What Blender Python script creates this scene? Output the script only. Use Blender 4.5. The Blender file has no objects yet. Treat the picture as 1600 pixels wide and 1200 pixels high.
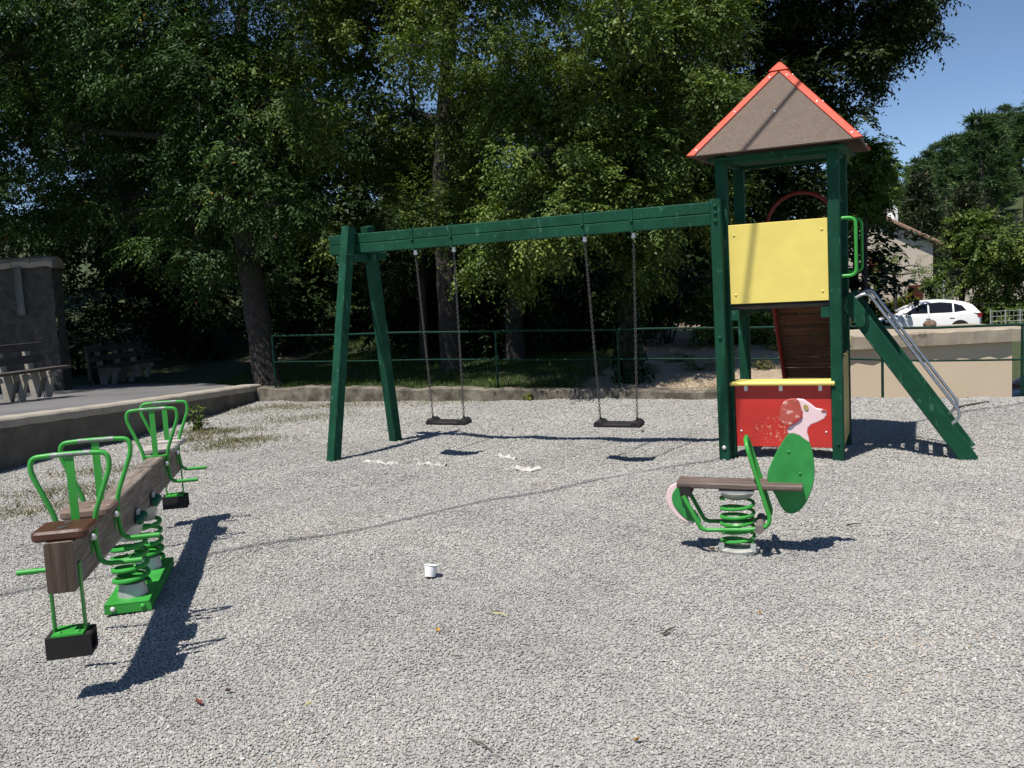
import bpy, math, random
import numpy as np
from mathutils import Matrix, Vector

scene = bpy.context.scene
COL = scene.collection
RNG = np.random.default_rng(7)
random.seed(7)

# ------------------------------------------------------------------ camera
FPX = 1400.0            # focal length in pixels of the 1600 px wide photograph
CAM_H = 1.6
PITCH = math.atan2(145, FPX)
ROLL = -0.052
_s, _c = math.sin(ROLL), math.cos(ROLL)
f0 = np.array([0, math.cos(PITCH), -math.sin(PITCH)])
u0 = np.array([0, math.sin(PITCH), math.cos(PITCH)])
r0 = np.array([1.0, 0, 0])
CR = _c * r0 + _s * u0
CU = -_s * r0 + _c * u0
CC = np.array([0, 0, CAM_H])
cam = bpy.data.cameras.new('camera')
cam.sensor_width = 36.0
cam.lens = FPX / 1600.0 * 36.0
cam.clip_end = 2000.0
cam_o = bpy.data.objects.new('camera', cam)
COL.objects.link(cam_o)
m = Matrix(((CR[0], CU[0], -f0[0], 0), (CR[1], CU[1], -f0[1], 0), (CR[2], CU[2], -f0[2], CAM_H), (0, 0, 0, 1)))
cam_o.matrix_world = m
scene.camera = cam_o

# ------------------------------------------------------------------ sky, sun, exposure
SUN = np.array([-0.32, -0.36, 1.0]); SUN = SUN / np.linalg.norm(SUN)     # towards the sun
world = bpy.data.worlds.new('World'); scene.world = world; world.use_nodes = True
nt = world.node_tree
bg = nt.nodes['Background']
sky = nt.nodes.new('ShaderNodeTexSky'); sky.sky_type = 'NISHITA'; sky.sun_disc = False
sky.sun_elevation = math.asin(SUN[2]); sky.sun_rotation = math.atan2(SUN[0], SUN[1]) % (2 * math.pi)
sky.altitude = 3000; sky.air_density = 1.0; sky.dust_density = 0.3; sky.ozone_density = 3.0
nt.links.new(sky.outputs[0], bg.inputs[0]); bg.inputs[1].default_value = 0.09
sl = bpy.data.lights.new('sun', 'SUN'); sl.energy = 5.0; sl.angle = math.radians(0.53); sl.color = (1.0, 0.955, 0.89)
so = bpy.data.objects.new('sun', sl); COL.objects.link(so)
so.rotation_euler = Vector(tuple(SUN)).to_track_quat('Z', 'Y').to_euler(); so.location = (-6, -10, 20)
vs = scene.view_settings
vs.view_transform = 'Standard'; vs.look = 'None'; vs.exposure = 0.48; vs.gamma = 1.0; vs.use_curve_mapping = False
try:
    scene.cycles.max_bounces = 6; scene.cycles.transparent_max_bounces = 4
    scene.cycles.diffuse_bounces = 3; scene.cycles.glossy_bounces = 3
except Exception:
    pass

# ------------------------------------------------------------------ helpers: places
def ray(x, y):
    return f0 + CR * (x - 800) / FPX - CU * (y - 600) / FPX
def on_z(x, y, z=0.0):
    d = ray(x, y); return CC + d * ((z - CAM_H) / d[2])
def at(x, y, Y):
    d = ray(x, y); return CC + d * (Y / d[1])
def nrm(v):
    v = np.asarray(v, float); return v / (np.linalg.norm(v) + 1e-12)

# ------------------------------------------------------------------ helpers: materials
def new_mat(name):
    mt = bpy.data.materials.new(name); mt.use_nodes = True
    return mt, mt.node_tree.nodes, mt.node_tree.links, mt.node_tree.nodes['Principled BSDF']
def rgb(c): return (c[0], c[1], c[2], 1.0)
def ramp(N, stops):
    r = N.new('ShaderNodeValToRGB'); e = r.color_ramp.elements
    e[0].position, e[0].color = stops[0][0], rgb(stops[0][1])
    e[1].position, e[1].color = stops[-1][0], rgb(stops[-1][1])
    for p, c in stops[1:-1]:
        k = e.new(p); k.color = rgb(c)
    return r
def noise(N, L, scale, detail=6, rough=0.6, vec=None, stretch=None):
    tc = N.new('ShaderNodeTexCoord')
    v = tc.outputs['Object']
    if stretch:
        mp = N.new('ShaderNodeMapping'); mp.inputs['Scale'].default_value = stretch
        L.new(v, mp.inputs['Vector']); v = mp.outputs[0]
    n = N.new('ShaderNodeTexNoise'); n.inputs['Scale'].default_value = scale
    n.inputs['Detail'].default_value = detail; n.inputs['Roughness'].default_value = rough
    L.new(v, n.inputs['Vector'])
    return n
def bump(N, L, b, src, strength, dist):
    k = N.new('ShaderNodeBump'); k.inputs['Strength'].default_value = strength; k.inputs['Distance'].default_value = dist
    L.new(src, k.inputs['Height']); L.new(k.outputs[0], b.inputs['Normal']); return k
def mixc(N, L, fac, a, b):
    x = N.new('ShaderNodeMix'); x.data_type = 'RGBA'
    if hasattr(fac, 'is_output') or hasattr(fac, 'links'): L.new(fac, x.inputs[0])
    else: x.inputs[0].default_value = fac
    for s, v in ((6, a), (7, b)):
        if hasattr(v, 'links'): L.new(v, x.inputs[s])
        else: x.inputs[s].default_value = rgb(v)
    return x.outputs[2]
MATS = {}
def painted(name, c, rough=0.45, wear=None, wear_at=0.68, scale=14, stretch=None, bmp=0.15, metal=0.0, dirt=0.25, spec=0.3):
    """paint with a soft tone variation, fine relief and (optionally) worn spots"""
    mt, N, L, b = new_mat(name)
    n = noise(N, L, scale, 8, 0.65, stretch=stretch)
    n2 = noise(N, L, scale * 0.22, 4, 0.6)
    lo = tuple(v * (1 - dirt) for v in c); hi = tuple(min(1, v * (1 + dirt * 0.35)) for v in c)
    r = ramp(N, [(0.3, lo), (0.7, hi)]); L.new(n2.outputs[0], r.inputs[0]); col = r.outputs[0]
    if wear:
        w = ramp(N, [(wear_at, (0, 0, 0)), (wear_at + 0.05, (1, 1, 1))]); L.new(n.outputs[0], w.inputs[0])
        col = mixc(N, L, w.outputs[0], col, wear)
    L.new(col, b.inputs['Base Color'])
    rr = ramp(N, [(0.3, (rough - .08,) * 3), (0.7, (min(1, rough + .15),) * 3)]); L.new(n.outputs[0], rr.inputs[0])
    L.new(rr.outputs[0], b.inputs['Roughness']); b.inputs['Metallic'].default_value = metal
    b.inputs['Specular IOR Level'].default_value = spec
    bump(N, L, b, n.outputs[0], bmp, 0.004)
    MATS[name] = mt; return mt
def woodm(name, dark, light, axis, scale=9, rough=0.75):
    """bare timber: grain stretched along one axis, with cracks"""
    mt, N, L, b = new_mat(name)
    st = [1.0, 1.0, 1.0]; st[axis] = 0.06
    n = noise(N, L, scale * 6, 8, 0.7, stretch=tuple(st)); n2 = noise(N, L, scale * 0.5, 4, 0.6)
    r = ramp(N, [(0.28, tuple(v * .35 for v in dark)), (0.42, dark), (0.68, light)]); L.new(n.outputs[0], r.inputs[0])
    r2 = ramp(N, [(0.3, (.65, .65, .65)), (0.7, (1, 1, 1))]); L.new(n2.outputs[0], r2.inputs[0])
    mu = N.new('ShaderNodeMix'); mu.data_type = 'RGBA'; mu.blend_type = 'MULTIPLY'; mu.inputs[0].default_value = 1
    L.new(r.outputs[0], mu.inputs[6]); L.new(r2.outputs[0], mu.inputs[7])
    L.new(mu.outputs[2], b.inputs['Base Color']); b.inputs['Roughness'].default_value = rough
    bump(N, L, b, n.outputs[0], 0.5, 0.006)
    MATS[name] = mt; return mt
def stonem(name, stops, scale=4, rough=0.9, bmp=0.5, dist=0.02, speck=60):
    mt, N, L, b = new_mat(name)
    n = noise(N, L, scale, 10, 0.68); n2 = noise(N, L, speck, 4, 0.7)
    r = ramp(N, stops); L.new(n.outputs[0], r.inputs[0])
    r2 = ramp(N, [(0.3, (.7, .7, .7)), (0.7, (1, 1, 1))]); L.new(n2.outputs[0], r2.inputs[0])
    mu = N.new('ShaderNodeMix'); mu.data_type = 'RGBA'; mu.blend_type = 'MULTIPLY'; mu.inputs[0].default_value = 1
    L.new(r.outputs[0], mu.inputs[6]); L.new(r2.outputs[0], mu.inputs[7])
    L.new(mu.outputs[2], b.inputs['Base Color']); b.inputs['Roughness'].default_value = rough
    ad = N.new('ShaderNodeMath'); ad.operation = 'MULTIPLY_ADD'; ad.inputs[1].default_value = 0.3
    L.new(n2.outputs[0], ad.inputs[0]); L.new(n.outputs[0], ad.inputs[2])
    bump(N, L, b, ad.outputs[0], bmp, dist)
    MATS[name] = mt; return mt
def leafm(name, stops, trans=0.35, rough=0.55):
    """leaf: tone by a per-leaf random number, light shining through"""
    mt, N, L, b = new_mat(name)
    a = N.new('ShaderNodeAttribute'); a.attribute_name = 'rnd'
    r = ramp(N, stops); L.new(a.outputs['Fac'], r.inputs[0])
    L.new(r.outputs[0], b.inputs['Base Color']); b.inputs['Roughness'].default_value = rough
    b.inputs['Specular IOR Level'].default_value = 0.22
    t = N.new('ShaderNodeBsdfTranslucent')
    hs = N.new('ShaderNodeHueSaturation'); hs.inputs['Value'].default_value = 1.2; hs.inputs['Saturation'].default_value = 1.15
    L.new(r.outputs[0], hs.inputs['Color']); L.new(hs.outputs[0], t.inputs[0])
    mx = N.new('ShaderNodeMixShader'); mx.inputs[0].default_value = trans
    L.new(b.outputs[0], mx.inputs[1]); L.new(t.outputs[0], mx.inputs[2])
    L.new(mx.outputs[0], N['Material Output'].inputs[0])
    MATS[name] = mt; return mt

GREEN_T = painted('dark_green_timber_paint', (0.009, 0.060, 0.033), 0.62, wear=(0.04, 0.115, 0.08), wear_at=0.60, scale=22, stretch=(1, 1, .3), bmp=0.35, dirt=0.35, spec=0.12)
GREEN_F = painted('fence_green_paint', (0.004, 0.030, 0.019), 0.5, wear=(0.03, 0.06, 0.045), wear_at=0.68, scale=18, spec=.12)
GREEN_B = painted('bright_green_paint', (0.042, 0.30, 0.045), 0.36, wear=(0.16, 0.20, 0.15), wear_at=0.70, scale=16, bmp=0.08)
GREEN_P = painted('green_board_paint', (0.032, 0.25, 0.055), 0.45, wear=(.09, .32, .11), wear_at=.69, scale=30, stretch=(1, 1, .25), bmp=0.1, dirt=0.3)
PINK_P = painted('pink_board_paint', (0.72, 0.53, 0.54), 0.5, wear=(.5, .3, .3), wear_at=0.78, scale=26, dirt=0.1)
EAR_P = painted('faded_red_ear_paint', (0.40, 0.075, 0.055), 0.55, wear=(0.55, 0.32, 0.27), wear_at=0.58, scale=40, stretch=(.4, 1, 1), dirt=0.2)
EYE_P = painted('olive_eye_paint', (0.35, 0.28, 0.08), 0.5, scale=40)
YELLOW = painted('yellow_board_paint', (0.74, 0.60, 0.15), 0.5, wear=(.50, .41, .13), wear_at=0.735, scale=17, bmp=0.06, dirt=0.1)
CREAM = painted('faded_yellow_board_paint', (0.52, 0.40, 0.12), 0.5, wear=(.3, .26, .14), wear_at=0.74, scale=12, dirt=0.25)
ROOF_B = painted('brown_roof_board', (0.100, 0.070, 0.052), 0.62, scale=45, bmp=0.06, dirt=0.12)
ROOF_R = painted('red_trim_paint', (0.46, 0.052, 0.02), 0.45, scale=16, bmp=0.06, dirt=0.15)
DRED = painted('dark_red_tube_paint', (0.20, 0.016, 0.012), 0.4, scale=16)
BOLT = painted('galvanised_bolt', (0.72, 0.72, 0.70), 0.35, scale=40, metal=0.5)
STEEL = painted('steel_tube', (0.50, 0.51, 0.52), 0.28, scale=30, metal=0.9, bmp=0.05)
DULL = painted('dull_aluminium', (0.50, 0.50, 0.47), 0.5, scale=20, metal=0.5, dirt=0.4)
RUBBER = painted('black_rubber', (0.016, 0.015, 0.015), 0.75, wear=(.06, .055, .05), wear_at=0.66, scale=30)
CHAIN = painted('steel_chain', (0.11, 0.105, 0.10), 0.5, scale=60, metal=0.6)
SEATBR = painted('glossy_brown_seat', (0.075, 0.032, 0.019), 0.4, wear=(.14, .075, .05), wear_at=.76, scale=20, bmp=0.05)
SEATOLD = painted('faded_brown_seat', (0.17, 0.12, 0.095), 0.7, wear=(.3, .27, .24), wear_at=.6, scale=14)
SEATWH = painted('pale_grey_seat', (0.36, 0.33, 0.30), 0.6, scale=14)  # pale grey tone shared by the two far seesaw seats
WOOD_Y = woodm('weathered_beam_wood', (0.14, 0.105, 0.08), (0.34, 0.29, 0.245), 1)
WOOD_X = woodm('weathered_plank_wood', (0.10, 0.068, 0.053), (0.22, 0.165, 0.14), 0)
WOOD_END = woodm('dark_end_grain_wood', (0.05, 0.030, 0.019), (0.125, 0.083, 0.055), 2, scale=5)
WOOD_R = woodm('brown_ramp_wood', (0.10, 0.04, 0.02), (0.24, 0.11, 0.06), 0)
BENCHW = woodm('grey_bench_wood', (0.05, 0.042, 0.037), (0.125, 0.11, 0.098), 0)
FLOORW = woodm('grey_floor_wood', (0.06, 0.045, 0.035), (0.14, 0.11, 0.09), 0)
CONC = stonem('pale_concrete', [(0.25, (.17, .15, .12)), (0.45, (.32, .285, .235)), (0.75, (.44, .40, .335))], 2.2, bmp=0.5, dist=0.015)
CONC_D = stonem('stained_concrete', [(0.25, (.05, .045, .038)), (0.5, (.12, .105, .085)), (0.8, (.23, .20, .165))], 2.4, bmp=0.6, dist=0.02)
STONE = stonem('rough_stone', [(0.2, (.025, .022, .019)), (0.5, (.07, .063, .054)), (0.8, (.14, .13, .112))], 5, bmp=0.9, dist=0.05, speck=30)
ASPH = stonem('worn_asphalt', [(0.25, (.10, .098, .10)), (0.75, (.19, .183, .183))], 0.7, bmp=0.25, dist=0.006, speck=220)
BARK = stonem('grey_bark', [(0.25, (.010, .008, .007)), (0.5, (.034, .028, .023)), (0.8, (.075, .063, .052))], 11, bmp=1.0, dist=0.05, speck=50)
BARK_P = stonem('pine_bark', [(0.25, (.06, .04, .03)), (0.8, (.20, .15, .12))], 3, bmp=0.6, dist=0.05)
PLASTER = stonem('beige_render', [(0.25, (.66, .53, .38)), (0.75, (.73, .60, .44))], 0.8, bmp=0.15, dist=0.004, speck=120)
HOUSEW = stonem('cream_house_render', [(0.25, (.60, .51, .41)), (0.75, (.70, .61, .50))], 0.7, bmp=0.2, dist=0.01)
TILE = stonem('clay_roof_tile', [(0.25, (.22, .13, .09)), (0.75, (.42, .27, .19))], 2.5, bmp=0.4, dist=0.02)
SHUT = painted('red_brown_shutter_paint', (0.10, 0.024, 0.018), 0.5, scale=10)
WHITEP = painted('white_plastic', (0.80, 0.79, 0.76), 0.5, scale=30, dirt=0.06)
FABRIC = stonem('dirty_white_felt', [(0.25, (.36, .33, .29)), (0.7, (.60, .575, .53))], 14, bmp=0.4, dist=0.01, speck=150)
CARW = painted('white_car_paint', (0.80, 0.80, 0.79), 0.18, scale=3, bmp=0.0, dirt=0.03)
CARB = painted('black_car_paint', (0.012, 0.011, 0.013), 0.15, scale=3, bmp=0.0, dirt=0.05)
CGLASS = painted('tinted_car_glass', (0.012, 0.013, 0.018), 0.05, scale=3, bmp=0.0)
TYRE = painted('tyre_rubber', (0.018, 0.018, 0.018), 0.8, scale=30)
RIM = painted('dark_alloy', (0.10, 0.10, 0.11), 0.3, scale=20, metal=0.7)
LAMPG = painted('headlamp_glass', (0.45, 0.47, 0.50), 0.08, scale=5, bmp=0)
LAMPR = painted('tail_lamp_red', (0.28, 0.012, 0.015), 0.12, scale=5, bmp=0)
BINM = painted('bin_dark_green', (0.008, 0.028, 0.022), 0.5, scale=12)
GREYP = painted('grey_metal_box', (0.10, 0.105, 0.10), 0.5, scale=10)
CABLEM = painted('black_cable_sheath', (0.015, 0.015, 0.015), 0.6, scale=10)
TWIGM = woodm('dry_twig', (.06, .04, .025), (.14, .10, .07), 0)
LEAF_A = leafm('dark_ash_leaf', [(0, (.018, .040, .011)), (.6, (.047, .092, .022)), (.93, (.115, .165, .034)), (1, (.25, .13, .02))], .2)
LEAF_C = leafm('olive_elm_leaf', [(0, (.034, .058, .012)), (.5, (.085, .128, .026)), (.9, (.185, .235, .048)), (1, (.28, .27, .07))], .2, .5)
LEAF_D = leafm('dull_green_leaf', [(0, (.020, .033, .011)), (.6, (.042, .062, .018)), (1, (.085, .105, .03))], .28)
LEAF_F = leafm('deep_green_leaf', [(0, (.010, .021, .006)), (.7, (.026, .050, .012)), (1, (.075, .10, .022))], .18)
LEAF_L = leafm('light_green_leaf', [(0, (.055, .095, .020)), (.6, (.11, .165, .034)), (1, (.19, .22, .05))], .4)
LEAF_P = leafm('pine_needles', [(0, (.030, .055, .024)), (.6, (.068, .115, .044)), (1, (.12, .165, .055))], .25, .6)
LEAF_S = leafm('brown_tipped_fir_needles', [(0, (.026, .038, .022)), (.75, (.062, .080, .040)), (1, (.20, .135, .07))], .2, .6)
LEAF_Y = leafm('yellow_green_leaf', [(0, (.10, .13, .015)), (.6, (.19, .23, .025)), (1, (.30, .31, .04))], .4)
GRASSM = leafm('grass_blade', [(0, (.035, .07, .012)), (.6, (.075, .13, .022)), (1, (.19, .19, .06))], .35, .6)
DRYGR = leafm('dry_grass_blade', [(0, (.06, .08, .02)), (.5, (.16, .15, .06)), (1, (.32, .27, .14))], .3, .7)
LITTER = leafm('dry_leaf', [(0, (.16, .06, .03)), (1, (.30, .15, .06))], .2, .6)

# ------------------------------------------------------------------ helpers: meshes and objects
def box(cx, cy, cz, sx, sy, sz):
    x, y, z = sx / 2, sy / 2, sz / 2
    v = [(cx + a * x, cy + b * y, cz + c * z) for a in (-1, 1) for b in (-1, 1) for c in (-1, 1)]
    f = [(0, 1, 3, 2), (4, 6, 7, 5), (0, 4, 5, 1), (2, 3, 7, 6), (0, 2, 6, 4), (1, 5, 7, 3)]
    return v, f
def beam(p0, p1, w, h, up=(0, 0, 1), ch=0.006):
    """timber from p0 to p1: w across, h along 'up', with chamfered long edges"""
    p0, p1 = np.array(p0, float), np.array(p1, float)
    d = nrm(p1 - p0); s = nrm(np.cross(d, up)); u = np.cross(s, d)
    a, b = w / 2, h / 2; c = min(ch, a * .45, b * .45)
    prof = [(-a + c, -b), (a - c, -b), (a, -b + c), (a, b - c), (a - c, b), (-a + c, b), (-a, b - c), (-a, -b + c)]
    v = [tuple(p + s * q[0] + u * q[1]) for p in (p0, p1) for q in prof]
    n = 8
    f = [(i, (i + 1) % n, n + (i + 1) % n, n + i) for i in range(n)] + [tuple(range(n))[::-1], tuple(range(n, 2 * n))]
    return v, f
def catmull(pts, sub=6, closed=False):
    P = [np.array(p, float) for p in pts]; n = len(P); out = []
    rng = range(n) if closed else range(n - 1)
    for i in rng:
        if closed: a, b, c, d = P[i - 1], P[i], P[(i + 1) % n], P[(i + 2) % n]
        else: a, b, c, d = P[max(i - 1, 0)], P[i], P[i + 1], P[min(i + 2, n - 1)]
        for k in range(sub):
            t = k / sub
            out.append(0.5 * ((2 * b) + (-a + c) * t + (2 * a - 5 * b + 4 * c - d) * t * t + (-a + 3 * b - 3 * c + d) * t ** 3))
    if not closed: out.append(P[-1])
    return out
def fillet(pts, rad, seg=5):
    """polyline with rounded corners"""
    P = [np.array(p, float) for p in pts]; out = [P[0]]
    for i in range(1, len(P) - 1):
        a, b, c = P[i - 1], P[i], P[i + 1]
        r = min(rad, np.linalg.norm(a - b) * .48, np.linalg.norm(c - b) * .48)
        s, e = b + nrm(a - b) * r, b + nrm(c - b) * r
        for k in range(seg + 1):
            t = k / seg; out.append((1 - t) ** 2 * s + 2 * t * (1 - t) * b + t * t * e)
    out.append(P[-1]); return out
def tube(pts, r, n=10, closed=False, caps=True):
    P = [np.array(p, float) for p in pts]; m_ = len(P)
    rr = r if hasattr(r, '__len__') else [r] * m_
    T = []
    for i in range(m_):
        if closed: T.append(nrm(P[(i + 1) % m_] - P[i - 1]))
        else: T.append(nrm(P[min(i + 1, m_ - 1)] - P[max(i - 1, 0)]))
    ref = np.array([0, 0, 1.0]) if abs(T[0][2]) < .9 else np.array([1.0, 0, 0])
    s = nrm(np.cross(T[0], ref)); v = []
    for i in range(m_):
        s = nrm(s - T[i] * np.dot(s, T[i])); b = np.cross(T[i], s)
        for k in range(n):
            a = 2 * math.pi * k / n; v.append(tuple(P[i] + (s * math.cos(a) + b * math.sin(a)) * rr[i]))
    f = []
    for i in range(m_ if closed else m_ - 1):
        j = (i + 1) % m_
        for k in range(n):
            f.append((i * n + k, i * n + (k + 1) % n, j * n + (k + 1) % n, j * n + k))
    if caps and not closed:
        f.append(tuple(range(n))[::-1]); f.append(tuple(range((m_ - 1) * n, m_ * n)))
    return v, f
def lathe(prof, n=24, c=(0, 0, 0), axis=2):
    v = []
    for r, z in prof:
        for k in range(n):
            a = 2 * math.pi * k / n
            p = [r * math.cos(a), r * math.sin(a), z]
            if axis == 0: p = [z, p[0], p[1]]
            if axis == 1: p = [p[1], z, p[0]]
            v.append((p[0] + c[0], p[1] + c[1], p[2] + c[2]))
    f = []
    for i in range(len(prof) - 1):
        for k in range(n): f.append((i * n + k, i * n + (k + 1) % n, (i + 1) * n + (k + 1) % n, (i + 1) * n + k))
    f.append(tuple(range(n))[::-1]); f.append(tuple(range((len(prof) - 1) * n, len(prof) * n)))
    return v, f
def board(poly, th, o=(0, 0, 0), ux=(1, 0, 0), uz=(0, 0, 1), ch=0.004):
    """flat board: 2-D outline in the plane (ux, uz) through o, thickness th centred, chamfered rim"""
    o, ux, uz = np.array(o, float), nrm(ux), nrm(uz); ny = nrm(np.cross(uz, ux))
    P = np.array(poly, float); n = len(P)
    area = 0.5 * sum(P[i][0] * P[(i + 1) % n][1] - P[(i + 1) % n][0] * P[i][1] for i in range(n))
    if area < 0: P = P[::-1]
    In = []
    for i in range(n):
        t = nrm(P[(i + 1) % n] - P[i - 1]); In.append(P[i] + np.array([-t[1], t[0]]) * ch)
    v = []
    for pts, d in ((In, -th / 2), (P, -th / 2 + ch), (P, th / 2 - ch), (In, th / 2)):
        for q in pts: v.append(tuple(o + ux * q[0] + uz * q[1] + ny * d))
    f = []
    for k in range(3):
        for i in range(n): f.append((k * n + i, (k + 1) * n + i, (k + 1) * n + (i + 1) % n, k * n + (i + 1) % n))
    f.append(tuple(range(n))); f.append(tuple(range(3 * n, 4 * n))[::-1])
    return v, f
def dome(p, d, r, h, n=10):
    """round bolt head at p pointing along d"""
    d = nrm(d); ref = np.array([0, 0, 1.0]) if abs(d[2]) < .9 else np.array([1.0, 0, 0])
    s = nrm(np.cross(d, ref)); b = np.cross(d, s); p = np.array(p, float); v = []; f = []
    for rr, hh in ((r, -h * .3), (r, h * .25), (r * .75, h * .75), (r * .3, h)):
        for k in range(n):
            a = 2 * math.pi * k / n; v.append(tuple(p + (s * math.cos(a) + b * math.sin(a)) * rr + d * hh))
    for i in range(3):
        for k in range(n): f.append((i * n + k, i * n + (k + 1) % n, (i + 1) * n + (k + 1) % n, (i + 1) * n + k))
    f.append(tuple(range(3 * n, 4 * n)))
    return v, f
def join(*ms):
    v, f = [], []
    for a, b in ms:
        o = len(v); v += list(a); f += [tuple(i + o for i in q) for q in b]
    return v, f
def fix_normals(me):
    import bmesh
    bm = bmesh.new(); bm.from_mesh(me); bmesh.ops.recalc_face_normals(bm, faces=bm.faces); bm.to_mesh(me); bm.free()
def obj(name, geo, mat, parent=None, smooth=False, origin=None):
    v, f = geo
    if origin is not None: v = [(a[0] - origin[0], a[1] - origin[1], a[2] - origin[2]) for a in v]
    me = bpy.data.meshes.new(name); me.from_pydata([tuple(map(float, a)) for a in v], [], f); me.update()
    fix_normals(me)
    if smooth:
        me.polygons.foreach_set('use_smooth', [True] * len(me.polygons))
        try: me.set_sharp_from_angle(angle=math.radians(38))
        except Exception: pass
    me.materials.append(mat)
    o = bpy.data.objects.new(name, me); COL.objects.link(o)
    if parent is not None: o.parent = parent
    elif origin is not None: o.location = tuple(map(float, origin))
    return o
def tag(o, label=None, cat=None, group=None, kind=None):
    if label: o['label'] = label
    if cat: o['category'] = cat
    if group: o['group'] = group
    if kind: o['kind'] = kind
    return o
def thing(name, label, cat, loc=(0, 0, 0), rotz=0.0, group=None, mat=None):
    o = bpy.data.objects.new(name, None); COL.objects.link(o); o.empty_display_size = 0.2
    if mat is not None: o.matrix_world = mat
    else: o.location = tuple(map(float, loc)); o.rotation_euler = (0, 0, rotz)
    return tag(o, label, cat, group)
def copy_tree(o, parent=None):
    c = o.copy(); COL.objects.link(c)
    if parent is not None: c.parent = parent
    for ch in list(o.children): copy_tree(ch, c)
    return c
def fast_mesh(name, V, quads, mat, rnd=None, smooth=False):
    me = bpy.data.meshes.new(name); V = np.asarray(V, np.float32); Q = np.asarray(quads, np.int32); k = Q.shape[1]
    me.vertices.add(len(V)); me.vertices.foreach_set('co', V.ravel())
    me.loops.add(Q.size); me.loops.foreach_set('vertex_index', Q.ravel())
    me.polygons.add(len(Q)); me.polygons.foreach_set('loop_start', np.arange(0, Q.size, k, dtype=np.int32))
    if rnd is not None:
        a = me.attributes.new('rnd', 'FLOAT', 'FACE'); a.data.foreach_set('value', np.asarray(rnd, np.float32))
    me.update(calc_edges=True); me.validate()
    if smooth: me.polygons.foreach_set('use_smooth', [True] * len(Q))
    me.materials.append(mat); return me
def link(name, me, parent=None, loc=None):
    o = bpy.data.objects.new(name, me); COL.objects.link(o)
    if parent is not None: o.parent = parent
    if loc is not None: o.location = tuple(map(float, loc))
    return o
def vn(a): return a / (np.linalg.norm(a, axis=1, keepdims=True) + 1e-9)
def leaves(name, P, D, Nn, Ln, Wn, mat, rnd, parent=None):
    """rhombic leaves folded along the midrib: one quad each"""
    D = vn(D); S = vn(np.cross(D, Nn)); U = np.cross(S, D)
    L = Ln[:, None]; W = Wn[:, None]
    V = np.stack([P, P + D * L * .42 + S * W * .5 + U * W * .16, P + D * L - U * L * .08, P + D * L * .42 - S * W * .5 + U * W * .16], 1).reshape(-1, 3)
    Q = np.arange(len(P) * 4).reshape(-1, 4)
    return link(name, fast_mesh(name, V, Q, mat, rnd), parent)

# ================================================================== THE SETTING
K0 = np.array([-4.24, 14.71]); KD = nrm([10.24, -3.74]); KN = np.array([-KD[1], KD[0]])   # line of the back kerb
def kxy(t, d): return K0[0] + KD[0] * t + KN[0] * d, K0[1] + KD[1] * t + KN[1] * d
def ktd(x, y): return (x - K0[0]) * KD[0] + (y - K0[1]) * KD[1], (x - K0[0]) * KN[0] + (y - K0[1]) * KN[1]
def sstep(a, b, x): u = np.clip((x - a) / (b - a), 0, 1); return u * u * (3 - 2 * u)
def g_h(x, y):
    """height of the gravel: slight waves, hollows worn under the two swings"""
    z = 0.012 * np.sin(x * 1.3 + .4) * np.cos(y * .9) + 0.009 * np.sin(x * 3.1 + y * 2.3) + 0.006 * np.sin(x * 6.7 - y * 5.1) + 0.004 * np.sin(13 * x + 3 * y) * np.sin(11 * y)
    for hx, hy in ((-0.62, 9.05), (1.03, 8.30)):
        dx, dy = x - hx, y - hy
        a = dx * 0.9085 - dy * 0.4178; b = dx * 0.4178 + dy * 0.9085
        z = z - 0.075 * np.exp(-(a / .38) ** 2 - (b / .75) ** 2) + 0.02 * np.exp(-((a) / .7) ** 2 - ((b + 1.1) / .35) ** 2)
    return z
def t_h(x, y):
    """height of the land beyond the kerb"""
    t, d = ktd(x, y)
    left = 0.15 * np.clip(1 - t / 11, 0.35, 1) + .055 * d + (1.6 * sstep(5, 16, d) + 4.5 * sstep(16, 50, d)) * (1 - .85 * sstep(.16, .31, x / np.maximum(y, 1.0)))
    left = left - .16 * sstep(0.5, -1.5, t) + .1 * sstep(4.2, 6.5, t) * sstep(0, 3, d)
    right = np.interp(y, [6, 9, 10.6, 14, 29, 33, 42, 46, 60, 100, 200], [-.02, -.02, -.1, -1.8, -1.8, -1.15, -1.15, -.9, .6, 2.0, 2.0])
    right = np.where(d < 1.4, right * sstep(0, 1.4, d) - .02, right)
    hill = sstep(52, 118, y) * sstep(260, 135, y) * np.clip(3.0 + (x * 110 / np.maximum(y, 60) - 47) * .52, 1.0, 14)
    w = sstep(.335, .40, x / np.maximum(y, 1.0))
    z = left * (1 - w) + (right + hill) * w
    return z + .03 * np.sin(x * 2.1 + y) * np.sin(y * 1.7 - x * .6) * np.clip(d, 0, 1)

def grid_mesh(name, A, B, fxyz, mat, attr=None):
    AA, BB = np.meshgrid(A, B, indexing='ij'); X, Y, Z = fxyz(AA, BB)
    V = np.stack([X, Y, Z], -1).reshape(-1, 3); na, nb = len(A), len(B)
    i, j = np.meshgrid(np.arange(na - 1), np.arange(nb - 1), indexing='ij'); k = (i * nb + j).ravel()
    me = fast_mesh(name, V, np.stack([k, k + nb, k + nb + 1, k + 1], 1), mat, smooth=True)
    if attr is not None:
        a = me.attributes.new('soil', 'FLOAT', 'POINT'); a.data.foreach_set('value', attr(X, Y).ravel().astype(np.float32))
    return link(name, me)

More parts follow.
